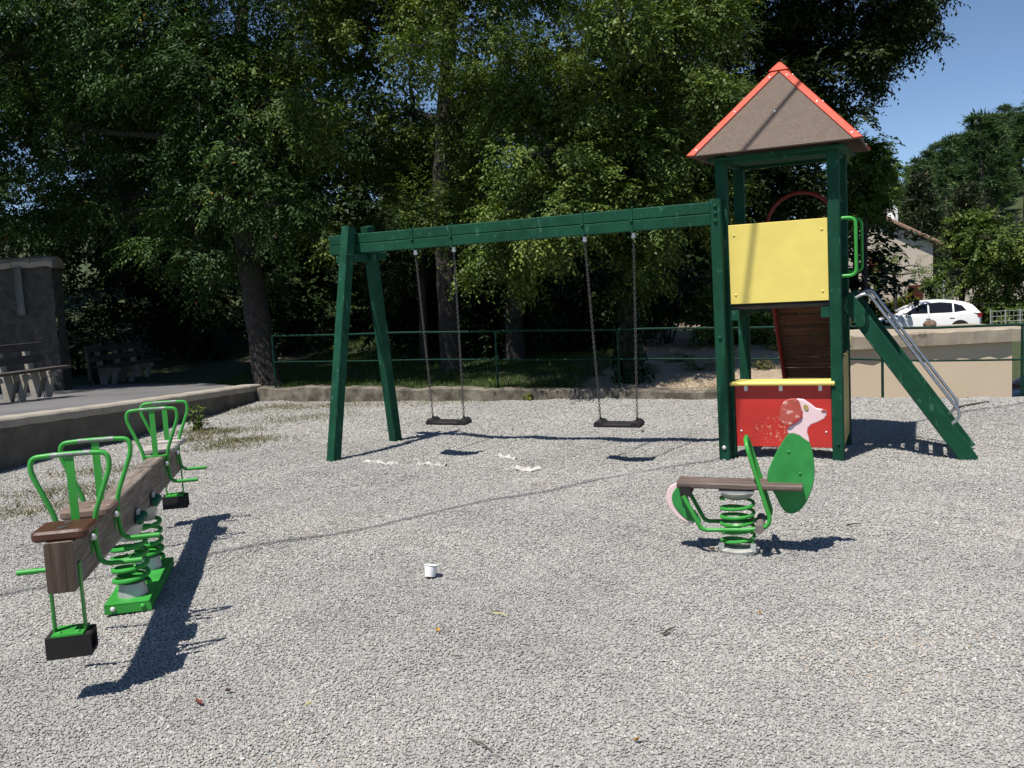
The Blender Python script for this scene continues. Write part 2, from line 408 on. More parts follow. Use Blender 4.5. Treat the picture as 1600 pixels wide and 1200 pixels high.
# --- gravel sheet
def gravel_mat():
    mt, N, L, b = new_mat('gravel')
    tc = N.new('ShaderNodeTexCoord')
    v = N.new('ShaderNodeTexVoronoi'); v.inputs['Scale'].default_value = 85; L.new(tc.outputs['Object'], v.inputs['Vector'])
    r = ramp(N, GR_STOPS); sep = N.new('ShaderNodeSeparateColor'); L.new(v.outputs['Color'], sep.inputs[0]); L.new(sep.outputs[0], r.inputs[0])
    big = noise(N, L, 0.7, 5, .6); rb = ramp(N, [(.3, (.86, .85, .83)), (.7, (1, 1, 1))]); L.new(big.outputs[0], rb.inputs[0])
    mu = N.new('ShaderNodeMix'); mu.data_type = 'RGBA'; mu.blend_type = 'MULTIPLY'; mu.inputs[0].default_value = 1
    L.new(r.outputs[0], mu.inputs[6]); L.new(rb.outputs[0], mu.inputs[7])
    L.new(mu.outputs[2], b.inputs['Base Color']); b.inputs['Roughness'].default_value = .9
    iv = N.new('ShaderNodeMath'); iv.operation = 'SUBTRACT'; iv.inputs[0].default_value = 1; L.new(v.outputs['Distance'], iv.inputs[1])
    bump(N, L, b, iv.outputs[0], 0.7, 0.008)
    return mt
GR_STOPS = [(0, (.165, .161, .157)), (.14, (.245, .239, .227)), (.5, (.302, .293, .274)), (.85, (.362, .349, .322)), (.955, (.47, .458, .425)), (1, (.38, .29, .20))]
GRAVEL = gravel_mat()
A_ = np.concatenate([np.linspace(-9, 14, 260), np.linspace(14.5, 40, 30)])
B_ = np.concatenate([np.linspace(-30, -14, 17), np.linspace(-13.9, 0.03, 150)])
def gsheet(a, b):
    x, y = kxy(a, b); return x, y, g_h(x, y) - .004
tag(grid_mesh('gravel_ground', A_, B_, gsheet, GRAVEL), kind='structure')

# --- loose stones lying on it (uncountable): points with size, turn and tone, a faceted stone on each
def stones():
    P, S, T = [], [], []
    def scatter(y0, y1, dens, r0_, r1_):
        n = int((y1 - y0) * 2 * (y1 * .62 + 1.9) * dens)
        y = RNG.uniform(y0, y1, n); x = RNG.uniform(-1, 1, n) * (y1 * .62 + 1.9)
        t, d = ktd(x, y)
        k = (np.abs(x) < y * .62 + 1.85) & (d < -.03) & (x > wall_x(y) + .02)
        x, y = x[k], y[k]; r = r0_ + (r1_ - r0_) * RNG.beta(1.6, 3.0, len(x))
        P.append(np.stack([x, y, g_h(x, y) + r * RNG.uniform(-.25, .28, len(x))], 1)); S.append(r)
    scatter(1.6, 3.6, 15500, .0034, .0088)
    scatter(3.6, 5.2, 11500, .0040, .0095)
    scatter(5.2, 7.5, 6500, .0050, .0108)
    scatter(7.5, 10.0, 2600, .0065, .0125)
    scatter(10.0, 15.0, 700, .008, .016)
    P = np.concatenate(P); r = np.concatenate(S); n = len(P)
    sc = np.stack([r * RNG.uniform(.8, 1.35, n), r * RNG.uniform(.7, 1.1, n), r * RNG.uniform(.36, .64, n)], 1)
    rot = np.stack([RNG.normal(0, .35, n), RNG.normal(0, .35, n), RNG.uniform(0, 6.28, n)], 1)
    me = bpy.data.meshes.new('gravel_stones'); me.vertices.add(n); me.vertices.foreach_set('co', P.astype(np.float32).ravel())
    for nm, ar, ty in (('scl', sc, 'FLOAT_VECTOR'), ('rot', rot, 'FLOAT_VECTOR')):
        a = me.attributes.new(nm, ty, 'POINT'); a.data.foreach_set('vector', ar.astype(np.float32).ravel())
    a = me.attributes.new('tone', 'FLOAT', 'POINT'); a.data.foreach_set('value', np.clip(RNG.random(n) * .86 + .07 + .10 * np.sin(P[:, 0] * 1.7 + 1.3 * np.sin(P[:, 1] * 1.1)) * np.sin(P[:, 1] * 1.9 + np.sin(P[:, 0] * .8)) - .09 * (np.sin(P[:, 0] * 4.3 + P[:, 1] * 2.0) * np.sin(P[:, 1] * 3.7 - P[:, 0] * 1.2) > .55), 0, 1).astype(np.float32))
    me.update()
    mt, N, L, b = new_mat('gravel_stone')
    at_ = N.new('ShaderNodeAttribute'); at_.attribute_type = 'INSTANCER'; at_.attribute_name = 'tone'
    r_ = ramp(N, GR_STOPS); L.new(at_.outputs['Fac'], r_.inputs[0]); L.new(r_.outputs[0], b.inputs['Base Color']); b.inputs['Roughness'].default_value = .85
    o = link('gravel_stones', me)
    ng = bpy.data.node_groups.new('stone_scatter', 'GeometryNodeTree')
    ng.interface.new_socket('Geometry', in_out='INPUT', socket_type='NodeSocketGeometry')
    ng.interface.new_socket('Geometry', in_out='OUTPUT', socket_type='NodeSocketGeometry')
    G = ng.nodes; K = ng.links
    gi, go = G.new('NodeGroupInput'), G.new('NodeGroupOutput')
    ico = G.new('GeometryNodeMeshIcoSphere'); ico.inputs['Radius'].default_value = 1; ico.inputs['Subdivisions'].default_value = 1
    sm = G.new('GeometryNodeSetMaterial'); sm.inputs['Material'].default_value = mt; K.new(ico.outputs[0], sm.inputs[0])
    ip = G.new('GeometryNodeInstanceOnPoints')
    K.new(gi.outputs[0], ip.inputs['Points']); K.new(sm.outputs[0], ip.inputs['Instance'])
    for nm, sk in (('scl', 'Scale'), ('rot', 'Rotation')):
        na = G.new('GeometryNodeInputNamedAttribute'); na.data_type = 'FLOAT_VECTOR'; na.inputs[0].default_value = nm
        K.new(na.outputs[0], ip.inputs[sk])
    K.new(ip.outputs[0], go.inputs[0])
    md = o.modifiers.new('stones', 'NODES'); md.node_group = ng
    tag(o, 'loose pale grey gravel stones covering the playground', 'gravel', kind='stuff')
    print('stones', n)
WALL_LINE = np.array([[-7.2, 2.0], [-6.3, 6.0], [-5.44, 9.34], [-4.95, 11.01], [-4.55, 13.0], [-4.30, 14.4], [-4.22, 14.9]])
def wall_x(y): return np.interp(y, WALL_LINE[:, 1], WALL_LINE[:, 0])
stones()

# --- land beyond the playground
def land_mat():
    mt, N, L, b = new_mat('land')
    a = N.new('ShaderNodeAttribute'); a.attribute_name = 'soil'
    n = noise(N, L, 1.4, 8, .7); n2 = noise(N, L, 14, 6, .7)
    grass = ramp(N, [(.3, (.020, .032, .009)), (.55, (.040, .056, .015)), (.75, (.085, .08, .035))]); L.new(n2.outputs[0], grass.inputs[0])
    soil = ramp(N, [(.3, (.22, .165, .11)), (.6, (.37, .29, .205)), (.8, (.47, .40, .30))]); L.new(n2.outputs[0], soil.inputs[0])
    ad = N.new('ShaderNodeMath'); ad.operation = 'ADD'; L.new(a.outputs['Fac'], ad.inputs[0])
    mm = N.new('ShaderNodeMath'); mm.operation = 'MULTIPLY_ADD'; mm.inputs[1].default_value = 1.0; mm.inputs[2].default_value = -.5
    L.new(n.outputs[0], mm.inputs[0]); L.new(mm.outputs[0], ad.inputs[1])
    st = ramp(N, [(.42, (0, 0, 0)), (.58, (1, 1, 1))]); L.new(ad.outputs[0], st.inputs[0])
    L.new(mixc(N, L, st.outputs[0], grass.outputs[0], soil.outputs[0]), b.inputs['Base Color']); b.inputs['Roughness'].default_value = .95
    bump(N, L, b, n2.outputs[0], .8, .05)
    return mt
def soil_f(x, y):
    t, d = ktd(x, y)
    s = sstep(4.6, 6.4, t) * sstep(11.5, 9.5, t) * sstep(9, 6, d) * 1.1
    s = np.maximum(s, .42 * sstep(9, 10, t) * sstep(14, 6, d))
    s = np.maximum(s, .52 * np.exp(-((x + 5.5) / 2.2) ** 2 - ((y - 21) / 1.3) ** 2))
    return np.clip(s, 0, 1)
A_ = np.concatenate([np.linspace(-160, -22, 24), np.linspace(-20, 26, 150), np.linspace(28, 180, 70)])
B_ = np.concatenate([np.linspace(0.03, 14, 70), np.linspace(14.5, 60, 46), np.linspace(64, 400, 40)])
def tsheet(a, b):
    x, y = kxy(a, b); return x, y, t_h(x, y)
tag(grid_mesh('terrain', A_, B_, tsheet, land_mat(), soil_f), kind='structure')

# --- raised terrace at the left, its retaining wall
def terr_z(y): return .54 - .048 * (y - 9.34)
tl = WALL_LINE
tv, tf = [], []
for i, (x, y) in enumerate(tl):
    for k, xx in enumerate((x - .30, -13.0, -26.0)): tv.append((xx, y, terr_z(y) - .012))
for i in range(len(tl) - 1):
    for k in range(2):
        a = i * 3 + k; tf.append((a, a + 3, a + 4, a + 1))
n0 = len(tv)
for xx in (-4.55, -5.6, -7.6, -13.0, -26.0): tv.append((xx, 14.9, terr_z(14.9) - .012))
for xx, yy in ((-4.75, 15.2), (-6.0, 17.3), (-8.2, 18.6), (-13.0, 19.0), (-26.0, 19.0)): tv.append((xx, yy, terr_z(min(yy, 18.0)) - .012))
for k in range(4): tf.append((n0 + k, n0 + 5 + k, n0 + 6 + k, n0 + k + 1))
tag(obj('terrace', (tv, tf), ASPH), kind='structure')
def ret_wall():
    base = thing('retaining_wall', 'low stained concrete retaining wall edging the asphalt terrace at left', 'wall', (tl[3][0], tl[3][1], 0))
    pts = catmull([(x, y, 0) for x, y in tl], 10)
    v, f, cv, cf = [], [], [], []
    for i, p in enumerate(pts):
        q0, q1 = pts[max(i - 1, 0)], pts[min(i + 1, len(pts) - 1)]
        d = nrm(q1 - q0); s = np.array([d[1], -d[0], 0]); zt = terr_z(p[1])
        for off, z in ((0.0, -.25), (.012, zt - .10), (-.27, zt - .10), (-.27, -.25)):
            q = p + s * off; v.append((q[0], q[1], z + .004 * math.sin(i * 1.7)))
        for off, z in ((.03, zt - .098), (.035, zt - .018), (.015, zt + .002), (-.30, zt + .004), (-.31, zt - .098)):
            q = p + s * off; cv.append((q[0], q[1], z + .003 * math.sin(i * 2.3 + 1)))
    n = len(pts)
    for i in range(n - 1):
        for k in range(4): f.append((i * 4 + k, i * 4 + (k + 1) % 4, (i + 1) * 4 + (k + 1) % 4, (i + 1) * 4 + k))
        for k in range(5): cf.append((i * 5 + k, i * 5 + (k + 1) % 5, (i + 1) * 5 + (k + 1) % 5, (i + 1) * 5 + k))
    f += [(0, 1, 2, 3), tuple(range((n - 1) * 4, n * 4))]; cf += [(0, 1, 2, 3, 4), tuple(range((n - 1) * 5, n * 5))]
    o = base.location
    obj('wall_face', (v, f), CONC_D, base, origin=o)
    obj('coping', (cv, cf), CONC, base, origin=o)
ret_wall()

# --- low kerb along the back of the gravel
KERBM = stonem('mossy_old_concrete', [(0.30, (.022, .02, .015)), (0.44, (.075, .066, .048)), (0.56, (.17, .15, .115)), (0.72, (.30, .265, .21))], 3.2, bmp=0.8, dist=0.03)
def back_kerb():
    KR = np.convolve(np.random.default_rng(9).normal(0, .02, 96), np.ones(5) / 3, 'valid')
    n = 90; v, f = [], []
    for i in range(n + 1):
        t = -.15 + i * 9.0 / n
        h = .20 * np.interp(t, [0, 3, 6, 9], [1.15, 1.0, .7, .35]) + float(KR[i % 91])
        for d, z in ((-.02 + .012 * math.sin(i * 1.3), -.2), (-.005 + .01 * math.sin(i * 1.9), h - .02), (.03, h), (.22, h + .005 * math.sin(i)), (.25, -.2)):
            x, y = kxy(t, d); v.append((x, y, z))
    for i in range(n):
        for k in range(5): f.append((i * 5 + k, i * 5 + (k + 1) % 5, (i + 1) * 5 + (k + 1) % 5, (i + 1) * 5 + k))
    f += [(0, 1, 2, 3, 4), tuple(range(n * 5, n * 5 + 5))]
    o = obj('concrete_kerb', (v, f), KERBM, origin=(K0[0], K0[1], 0))
    tag(o, 'low rough concrete kerb along the far edge of the gravel', 'kerb')
back_kerb()

# --- green tube railing on the kerb
def railing():
    o = (K0[0], K0[1], 0)
    base = thing('railing', 'dark green tube railing with two rails behind the swings', 'railing', o)
    def post_t(px):      # where the pixel column meets the kerb line
        r = ray(px, 600); a = np.array([[KD[0], -r[0]], [KD[1], -r[1]]]); q = np.linalg.solve(a, -np.array(kxy(0, .12)))
        return q[0]
    ts = [post_t(p) for p in (431, 604, 778, 968, 1172, 1379, 1597)] + [12.8, 14.6, 16.4]
    def zb(t): return max(.0, .17 * np.interp(t, [0, 3, 6, 9, 10], [1.2, 1.05, .7, .35, 0]))
    def p3(t, h): x, y = kxy(t, .12); return (x, y, zb(t) + h)
    for k, t in enumerate(ts):
        obj('post', tube([p3(t, -.5), p3(t, .45), p3(t, .855)], .017, 10), GREEN_F, base, True, o)
    tt = np.linspace(ts[0], ts[-1], 40)
    obj('top_rail', tube([p3(t, .865 + .004 * math.sin(t * 3)) for t in tt], .017, 10), GREEN_F, base, True, o)
    obj('middle_rail', tube([p3(t, .44 + .004 * math.sin(t * 2 + 1)) for t in tt], .0125, 10), GREEN_F, base, True, o)
railing()

# ================================================================== PLAY EQUIPMENT
def rotm(yaw, tr, tp):
    return Matrix.Rotation(yaw, 4, 'Z') @ Matrix.Rotation(tr, 4, 'Y') @ Matrix.Rotation(tp, 4, 'X')
PSM = Matrix.Translation((1.9033, 8.0205, 0)) @ rotm(-.431, -.002, .0412)      # frame of tower and swing set
PSA = np.array(PSM)
def ps_world(x, y, z): return (PSA @ np.array([x, y, z, 1.0]))[:3]
def ps_ground(x, y):
    a, b = ps_world(x, y, 0), ps_world(x, y, 1); return -(a[2]) / (b[2] - a[2])
W, D, PA = 1.015, .93, .095
ZE, ZA, OV = 2.676, 3.435, .19
YT, YB = 2.072, 1.384

def tower():
    T = thing('play_tower', 'wooden play tower with brown and red roof, yellow panel and red panel', 'play tower', mat=PSM)
    h = PA / 2
    posts = {}
    for nm, x, y in (('fl', h, h), ('fr', W - h, h), ('rl', h, D - h), ('rr', W - h, D - h)):
        z0 = ps_ground(x, y) - .25
        posts[nm] = obj('post', beam((x, y, z0), (x, y, ZE - .005), PA, PA, (0, 1, 0), .008), GREEN_T, T)
    obj('bolt', dome((W - h, -.001, .14), (0, -1, 0), .012, .012), GREEN_T, posts['fr'], True)
    # roof: four boards, red strips along the hips, bolts
    roof = obj('roof', board([(-OV * .3, -OV * .3), (W + OV * .3, -OV * .3), (W + OV * .3, D + OV * .3), (-OV * .3, D + OV * .3)], .03, (0, 0, ZE - .035), (1, 0, 0), (0, 1, 0)), GREEN_T, T)
    ap = np.array([W / 2, D / 2, ZA])
    cs = [np.array(c, float) for c in ((-OV, -OV, ZE), (W + OV, -OV, ZE), (W + OV, D + OV, ZE), (-OV, D + OV, ZE))]
    for k in range(4):
        a, b = cs[k], cs[(k + 1) % 4]; ux = nrm(b - a); mid = (a + b) / 2; uz = nrm(ap - mid - ux * np.dot(ap - mid, ux))
        out = nrm(np.cross(ux, uz)); hh = np.dot(ap - a, uz); la = np.dot(b - a, ux); xa = np.dot(ap - a, ux)
        obj('roof_board', board([(0.002, 0), (la - .002, 0), (xa, hh)], .016, a - out * .008, ux, uz, .002), ROOF_B, roof)
        for (p, s) in (((0, 0), 1), ((la, 0), -1)):
            e = nrm(np.array([xa - p[0], hh])); nn = np.array([-e[1], e[0]]) * (-s); ww = .052
            L_ = np.linalg.norm(np.array([xa - p[0], hh])); q = np.array(p, float)
            pl = [q - nn * .004, q + e * (L_ - .01) - nn * .004, q + e * (L_ - .06) + nn * ww, q + nn * ww + e * .03]
            obj('red_strip', board([tuple(x) for x in pl], .012, a + out * .006, ux, uz, .002), ROOF_R, roof)
            for fr in (.07, .48, .86):
                c2 = q + e * L_ * fr + nn * .03; P = a + ux * c2[0] + uz * c2[1] + out * .012
                obj('bolt', dome(P, out, .010, .007), BOLT, roof, True)
        P = a + ux * xa + uz * hh * .42 + out * .001
        obj('bolt', dome(P, out, .010, .007), BOLT, roof, True)
        tri = [(xa - .085, hh - .092), (xa + .085, hh - .092), (xa, hh + .012)]
        obj('peak_cap', board(tri, .012, a + out * .019, ux, uz, .002), ROOF_R, roof)
    # top frame under the roof
    for p0, p1 in (((PA, h, ZE - .05), (W - PA, h, ZE - .05)), ((PA, D - h, ZE - .05), (W - PA, D - h, ZE - .05)), ((h, PA, ZE - .05), (h, D - PA, ZE - .05)), ((W - h, PA, ZE - .05), (W - h, D - PA, ZE - .05))):
        obj('top_beam', beam(p0, p1, .05, .06), GREEN_T, T)
    # platform
    pf = obj('platform', join(beam((PA + .035, .005, 1.285), (PA + .035, D - .005, 1.285), .07, .09), beam((W - PA - .035, .005, 1.285), (W - PA - .035, D - .005, 1.285), .07, .09)), GREEN_T, T)
    nb = 7
    for k in range(nb):
        yy = .03 + (D - .06) * (k + .5) / nb
        obj('floor_plank', beam((PA + .002, yy, 1.348), (W - PA - .002, yy, 1.348), (D - .06) / nb - .008, .032), FLOORW, pf)
    # panels
    yp = obj('yellow_panel', board([(PA + .003, YB), (W - PA - .003, YB), (W - PA - .003, YT), (PA + .003, YT)], .022, (0, .012, 0)), YELLOW, T)
    tag(yp, 'bright yellow guard panel')
    for x, z in ((PA + .05, YT - .09), (W - PA - .05, YT - .09), (PA + .05, YB + .08), (W - PA - .05, YB + .08)):
        obj('bolt', dome((x, .002, z), (0, -1, 0), .011, .008), YELLOW, yp, True)
    zg = ps_ground(W / 2, 0) + .10
    rp = obj('red_panel', board([(PA + .003, zg), (W - PA - .003, zg), (W - PA - .003, .655), (PA + .003, .655)], .02, (0, .045, 0)), RED_P, T)
    tag(rp, 'red lower panel with scuffed paint')
    for x, z in ((PA + .05, zg + .14), (W - PA - .05, zg + .14)):
        obj('bolt', dome((x, .036, z), (0, -1, 0), .010, .008), BOLT, rp, True)
    sh = obj('shelf', board([(PA - .03, -.022), (W - PA + .03, -.022), (W - PA + .03, .16), (PA - .03, .16)], .036, (0, 0, .675), (1, 0, 0), (0, 1, 0), .012), YELLOW, T)
    for x in (.2, .5, .83):
        obj('bracket', join(box(x, .024, .632, .03, .022, .05)), BOLT, sh)
    sp = obj('side_panel', board([(PA + .003, zg - .02), (D - PA - .003, zg - .02), (D - PA - .003, .86), (PA + .003, .86)], .02, (W - .02, 0, 0), (0, 1, 0), (0, 0, 1)), CREAM, T)
    tag(sp, 'faded yellow side panel')
    obj('side_guard', board([(PA + .003, YB), (PA + .10, YB), (PA + .10, YT + .02), (PA + .003, YT + .02)], .02, (W - .02, 0, 0), (0, 1, 0), (0, 0, 1)), WHITEP, T)
    obj('left_panel', board([(PA + .003, YB), (D - PA - .003, YB), (D - PA - .003, YT - .1), (PA + .003, YT - .1)], .02, (.02, 0, 0), (0, 1, 0), (0, 0, 1)), YELLOW, T)
    # green grab handles at the ladder entry
    for y in (.05, D - .05):
        pts = fillet([(W - .02, y, 2.06), (W + .12, y, 2.06), (W + .12, y, 1.58), (W - .02, y, 1.58)], .06)
        obj('grab_handle', tube(pts, .015, 10), GREEN_B, T, True)
    # red hoop at the back
    xc, rr = .60, .31
    arc = [(xc - rr, D - .02, 1.38)] + [(xc + rr * math.cos(a), D - .02, 2.03 + rr * math.sin(a)) for a in np.linspace(math.pi, 0, 17)] + [(xc + rr, D - .02, 1.38)]
    hp = obj('red_hoop', tube(arc, .017, 10), DRED, T, True)
    obj('stay', tube([(PA, D - .02, 2.05), (xc - rr, D - .02, 2.05)], .013, 8), DRED, hp, True)
    # climbing ramp behind, seen from below
    zr0 = ps_ground(.6, D + 1.0)
    rx0, rx1 = .33, .89
    p0, p1 = np.array([0, D + .005, 1.32]), np.array([0, D + 1.08, zr0 - .02]); d = p1 - p0; un = nrm(np.cross((1, 0, 0), d))
    rmp = obj('climbing_ramp', join(beam((rx0, *p0[1:]), (rx0, *p1[1:]), .03, .13, un), beam((rx1, *p0[1:]), (rx1, *p1[1:]), .03, .13, un)), DREDW, T)
    for k in range(12):
        c = p0 + d * ((k + .5) / 12)
        obj('ramp_plank', beam((rx0 + .017, c[1], c[2]), (rx1 - .017, c[1], c[2]), np.linalg.norm(d) / 12 - .014, .022, un), WOOD_R, rmp)
    # ladder at the right: two stringers, treads, steel handrails
    lx = 2.0
    zl = ps_ground(lx, .5)
    a0, a1 = np.array([W + .012, 0, 1.385]), np.array([lx, 0, zl - .02]); dd = nrm(a1 - a0); up = np.array([-dd[2], 0, dd[0]])
    y0_, y1_ = .27, .77
    lad = obj('ladder', join(beam((a0[0], y0_, a0[2]), (a1[0], y0_, a1[2]), .035, .135, up), beam((a0[0], y1_, a0[2]), (a1[0], y1_, a1[2]), .035, .135, up)), GREEN_T, T)
    for k in range(6):
        c = a0 + (a1 - a0) * ((k + .7) / 6.7) - up * .015
        obj('tread', beam((c[0], y0_ + .018, c[2]), (c[0], y1_ - .018, c[2]), .085, .028), FLOORW, lad)
    for y in (y0_, y1_):
        s0 = a0 + dd * .05 + up * .04; s1 = a0 + dd * (np.linalg.norm(a1 - a0) * .80) + up * .04
        pts = fillet([s0, s0 + up * .13 + dd * .02, s1 + up * .13 - dd * .02, s1], .07)
        pts = [(p[0], y, p[2]) for p in pts]
        obj('handrail', tube(pts, .014, 10), STEEL, lad, True)
def red_panel_mat():
    mt, N, L, b = new_mat('scuffed_red_board_paint')
    n = noise(N, L, 34, 8, .7); w = ramp(N, [(.57, (0, 0, 0)), (.62, (1, 1, 1))]); L.new(n.outputs[0], w.inputs[0])
    tc = N.new('ShaderNodeTexCoord'); mp = N.new('ShaderNodeMapping'); mp.inputs['Location'].default_value = (-.42, 0, -.36); mp.inputs['Scale'].default_value = (1, 0, 1.4)
    mp.vector_type = 'POINT'; L.new(tc.outputs['Object'], mp.inputs[0])
    ln = N.new('ShaderNodeVectorMath'); ln.operation = 'LENGTH'; L.new(mp.outputs[0], ln.inputs[0])
    sp = ramp(N, [(.04, (1, 1, 1)), (.22, (0, 0, 0))]); L.new(ln.outputs['Value'], sp.inputs[0])
    mm = N.new('ShaderNodeMath'); mm.operation = 'MULTIPLY'; L.new(w.outputs[0], mm.inputs[0]); L.new(sp.outputs[0], mm.inputs[1])
    n2 = noise(N, L, 5, 4, .6); r = ramp(N, [(.3, (.40, .022, .016)), (.7, (.52, .032, .024))]); L.new(n2.outputs[0], r.inputs[0])
    L.new(mixc(N, L, mm.outputs[0], r.outputs[0], (.62, .45, .25)), b.inputs['Base Color']); b.inputs['Roughness'].default_value = .42
    bump(N, L, b, mm.outputs[0], .2, -.003)
    return mt
RED_P = red_panel_mat()
DREDW = painted('dark_red_ramp_paint', (0.26, 0.022, 0.016), 0.5, scale=16)
tower()

BZT, BZB, BL, AX = 2.285, 2.085, 4.03, -3.74
S1, S2 = -2.80, -.975
SP_, CHX = .205, {S1: (-.225, .215), S2: (-.235, .235)}
def swing_frame():
    T = thing('swing_set', 'dark green timber swing set with an A-shaped end beside the play tower', 'swing set', mat=PSM)
    yb = -.055
    hh = (BZT - BZB) / 2 - .001
    for z in (BZB + hh / 2 + .0, BZT - hh / 2):
        obj('beam', beam((-BL, yb, z), (-.035, yb, z), .09, hh, (0, 0, 1), .007), GREEN_T, T)
    z0 = ps_ground(0, -.05) - .25
    sp = obj('support_post', beam((.012, yb, z0), (.012, yb, BZT + .022), .094, .094, (0, 1, 0), .008), GREEN_T, T)
    for z in (BZT - .04, BZT - .10, BZT - .17, 1.10):
        obj('bolt', dome((.012, yb - .047, z), (0, -1, 0), .018, .016), GREEN_T, sp, True)
    obj('bolt', dome((.012, yb - .047, z0 + .36), (0, -1, 0), .020, .016), BOLT, sp, True)
    af, ab = .735, .44
    for s, fy, dx in ((-1, yb - af, 0), (1, yb + ab, .0)):
        zf = ps_ground(AX, fy)
        p0 = np.array([AX + dx, fy, zf]); p1 = np.array([AX + dx + (.01 if s < 0 else .10), yb + s * .105, BZT + .07]); d = p1 - p0
        leg = obj('leg', beam(p0 - d * .08, p1, .108, .108, (.965, -.26, 0), .008), GREEN_T, T)
        obj('bolt', dome(p0 + d * .55 + np.array([0, -.055, 0]), (0, -1, 0), .010, .006), GREEN_T, leg, True)
    obj('cross_tie', beam((AX + .04, yb - .27, BZB - .045), (AX + .09, yb + .40, BZB - .045), .045, .085), GREEN_T, T)
    obj('cross_tie', beam((AX - .075, yb - .22, BZB - .05), (AX - .06, yb + .22, BZB - .05), .045, .075), GREEN_T, T)
    for S in (S1, S2):
        for dx in CHX[S]:
            x = S + dx
            st = obj('hanger_strap', join(box(x, yb - .049, (BZT + BZB) / 2, .026, .006, BZT - BZB + .02), box(x, yb + .049, (BZT + BZB) / 2, .026, .006, BZT - BZB + .02), box(x, yb, BZT + .006, .026, .104, .008), box(x, yb, BZB - .008, .03, .104, .01)), GREEN_T, T)
            obj('bolt', dome((x, yb - .052, BZB + .09), (0, -1, 0), .014, .014), GREEN_T, st, True)
            obj('bolt', dome((x, yb, BZT + .008), (0, 0, 1), .012, .018), GREEN_T, st, True)
            obj('swivel', join(tube([(x, yb, BZB - .01), (x, yb, BZB - .06)], .017, 10), tube([(x - .02, yb, BZB - .045), (x + .02, yb, BZB - .045)], .010, 8)), BOLT, st, True)
swing_frame()
def chain(p0, p1, link_l=.032, r=.0035):
    """interlocking oval links, every other one turned a quarter"""
    p0, p1 = np.array(p0, float), np.array(p1, float); d = nrm(p1 - p0); n = int(np.linalg.norm(p1 - p0) / (link_l * .76))
    s = nrm(np.cross(d, (0, 1, 0))); b = np.cross(d, s); ms = []
    for k in range(n):
        c = p0 + (p1 - p0) * ((k + .5) / n); sd = s if k % 2 == 0 else b
        pts = [c + d * (link_l * .5 * math.cos(a)) + sd * (link_l * .32 * math.sin(a)) for a in np.linspace(0, 2 * math.pi, 8, endpoint=False)]
        ms.append(tube(pts, r, 4, closed=True))
    return join(*ms)
def swing(S, label, tw):
    zs = .315; yb = -.055
    loc = ps_world(S, yb, zs)
    inv = np.linalg.inv(PSA)
    T = thing('swing', label, 'swing', mat=PSM @ Matrix.Translation((S, yb, zs)))
    hw = .225
    # flat rubber seat with thick raised ends
    prof = [(-hw, -.028), (hw, -.028), (hw + .006, .0), (hw - .01, .024), (hw - .035, .036), (hw - .07, .030), (hw - .095, .006), (-hw + .095, .006), (-hw + .07, .030), (-hw + .035, .036), (-hw + .01, .024), (-hw - .006, .0)]
    obj('seat', board(prof, .17, (0, 0, 0), (math.cos(tw), math.sin(tw), 0), (0, 0, 1), .012), RUBBER, T)
    for dx, bx in zip(CHX[S], (-hw + .045, hw - .045)):
        b0 = (bx * math.cos(tw), bx * math.sin(tw), .035); t0 = (dx, 0, BZB - .055 - zs)
        obj('chain', chain(b0, t0), CHAIN, T)
        obj('shackle', tube([np.array(b0) + np.array((0, 0, -.012)), np.array(b0) + np.array((0, 0, .018))], .012, 8), RUBBER, T, True)
swing(S1, 'black rubber swing on chains hanging beside the A-shaped end', .0)
swing(S2, 'black rubber swing on chains hanging nearer the play tower', .0)

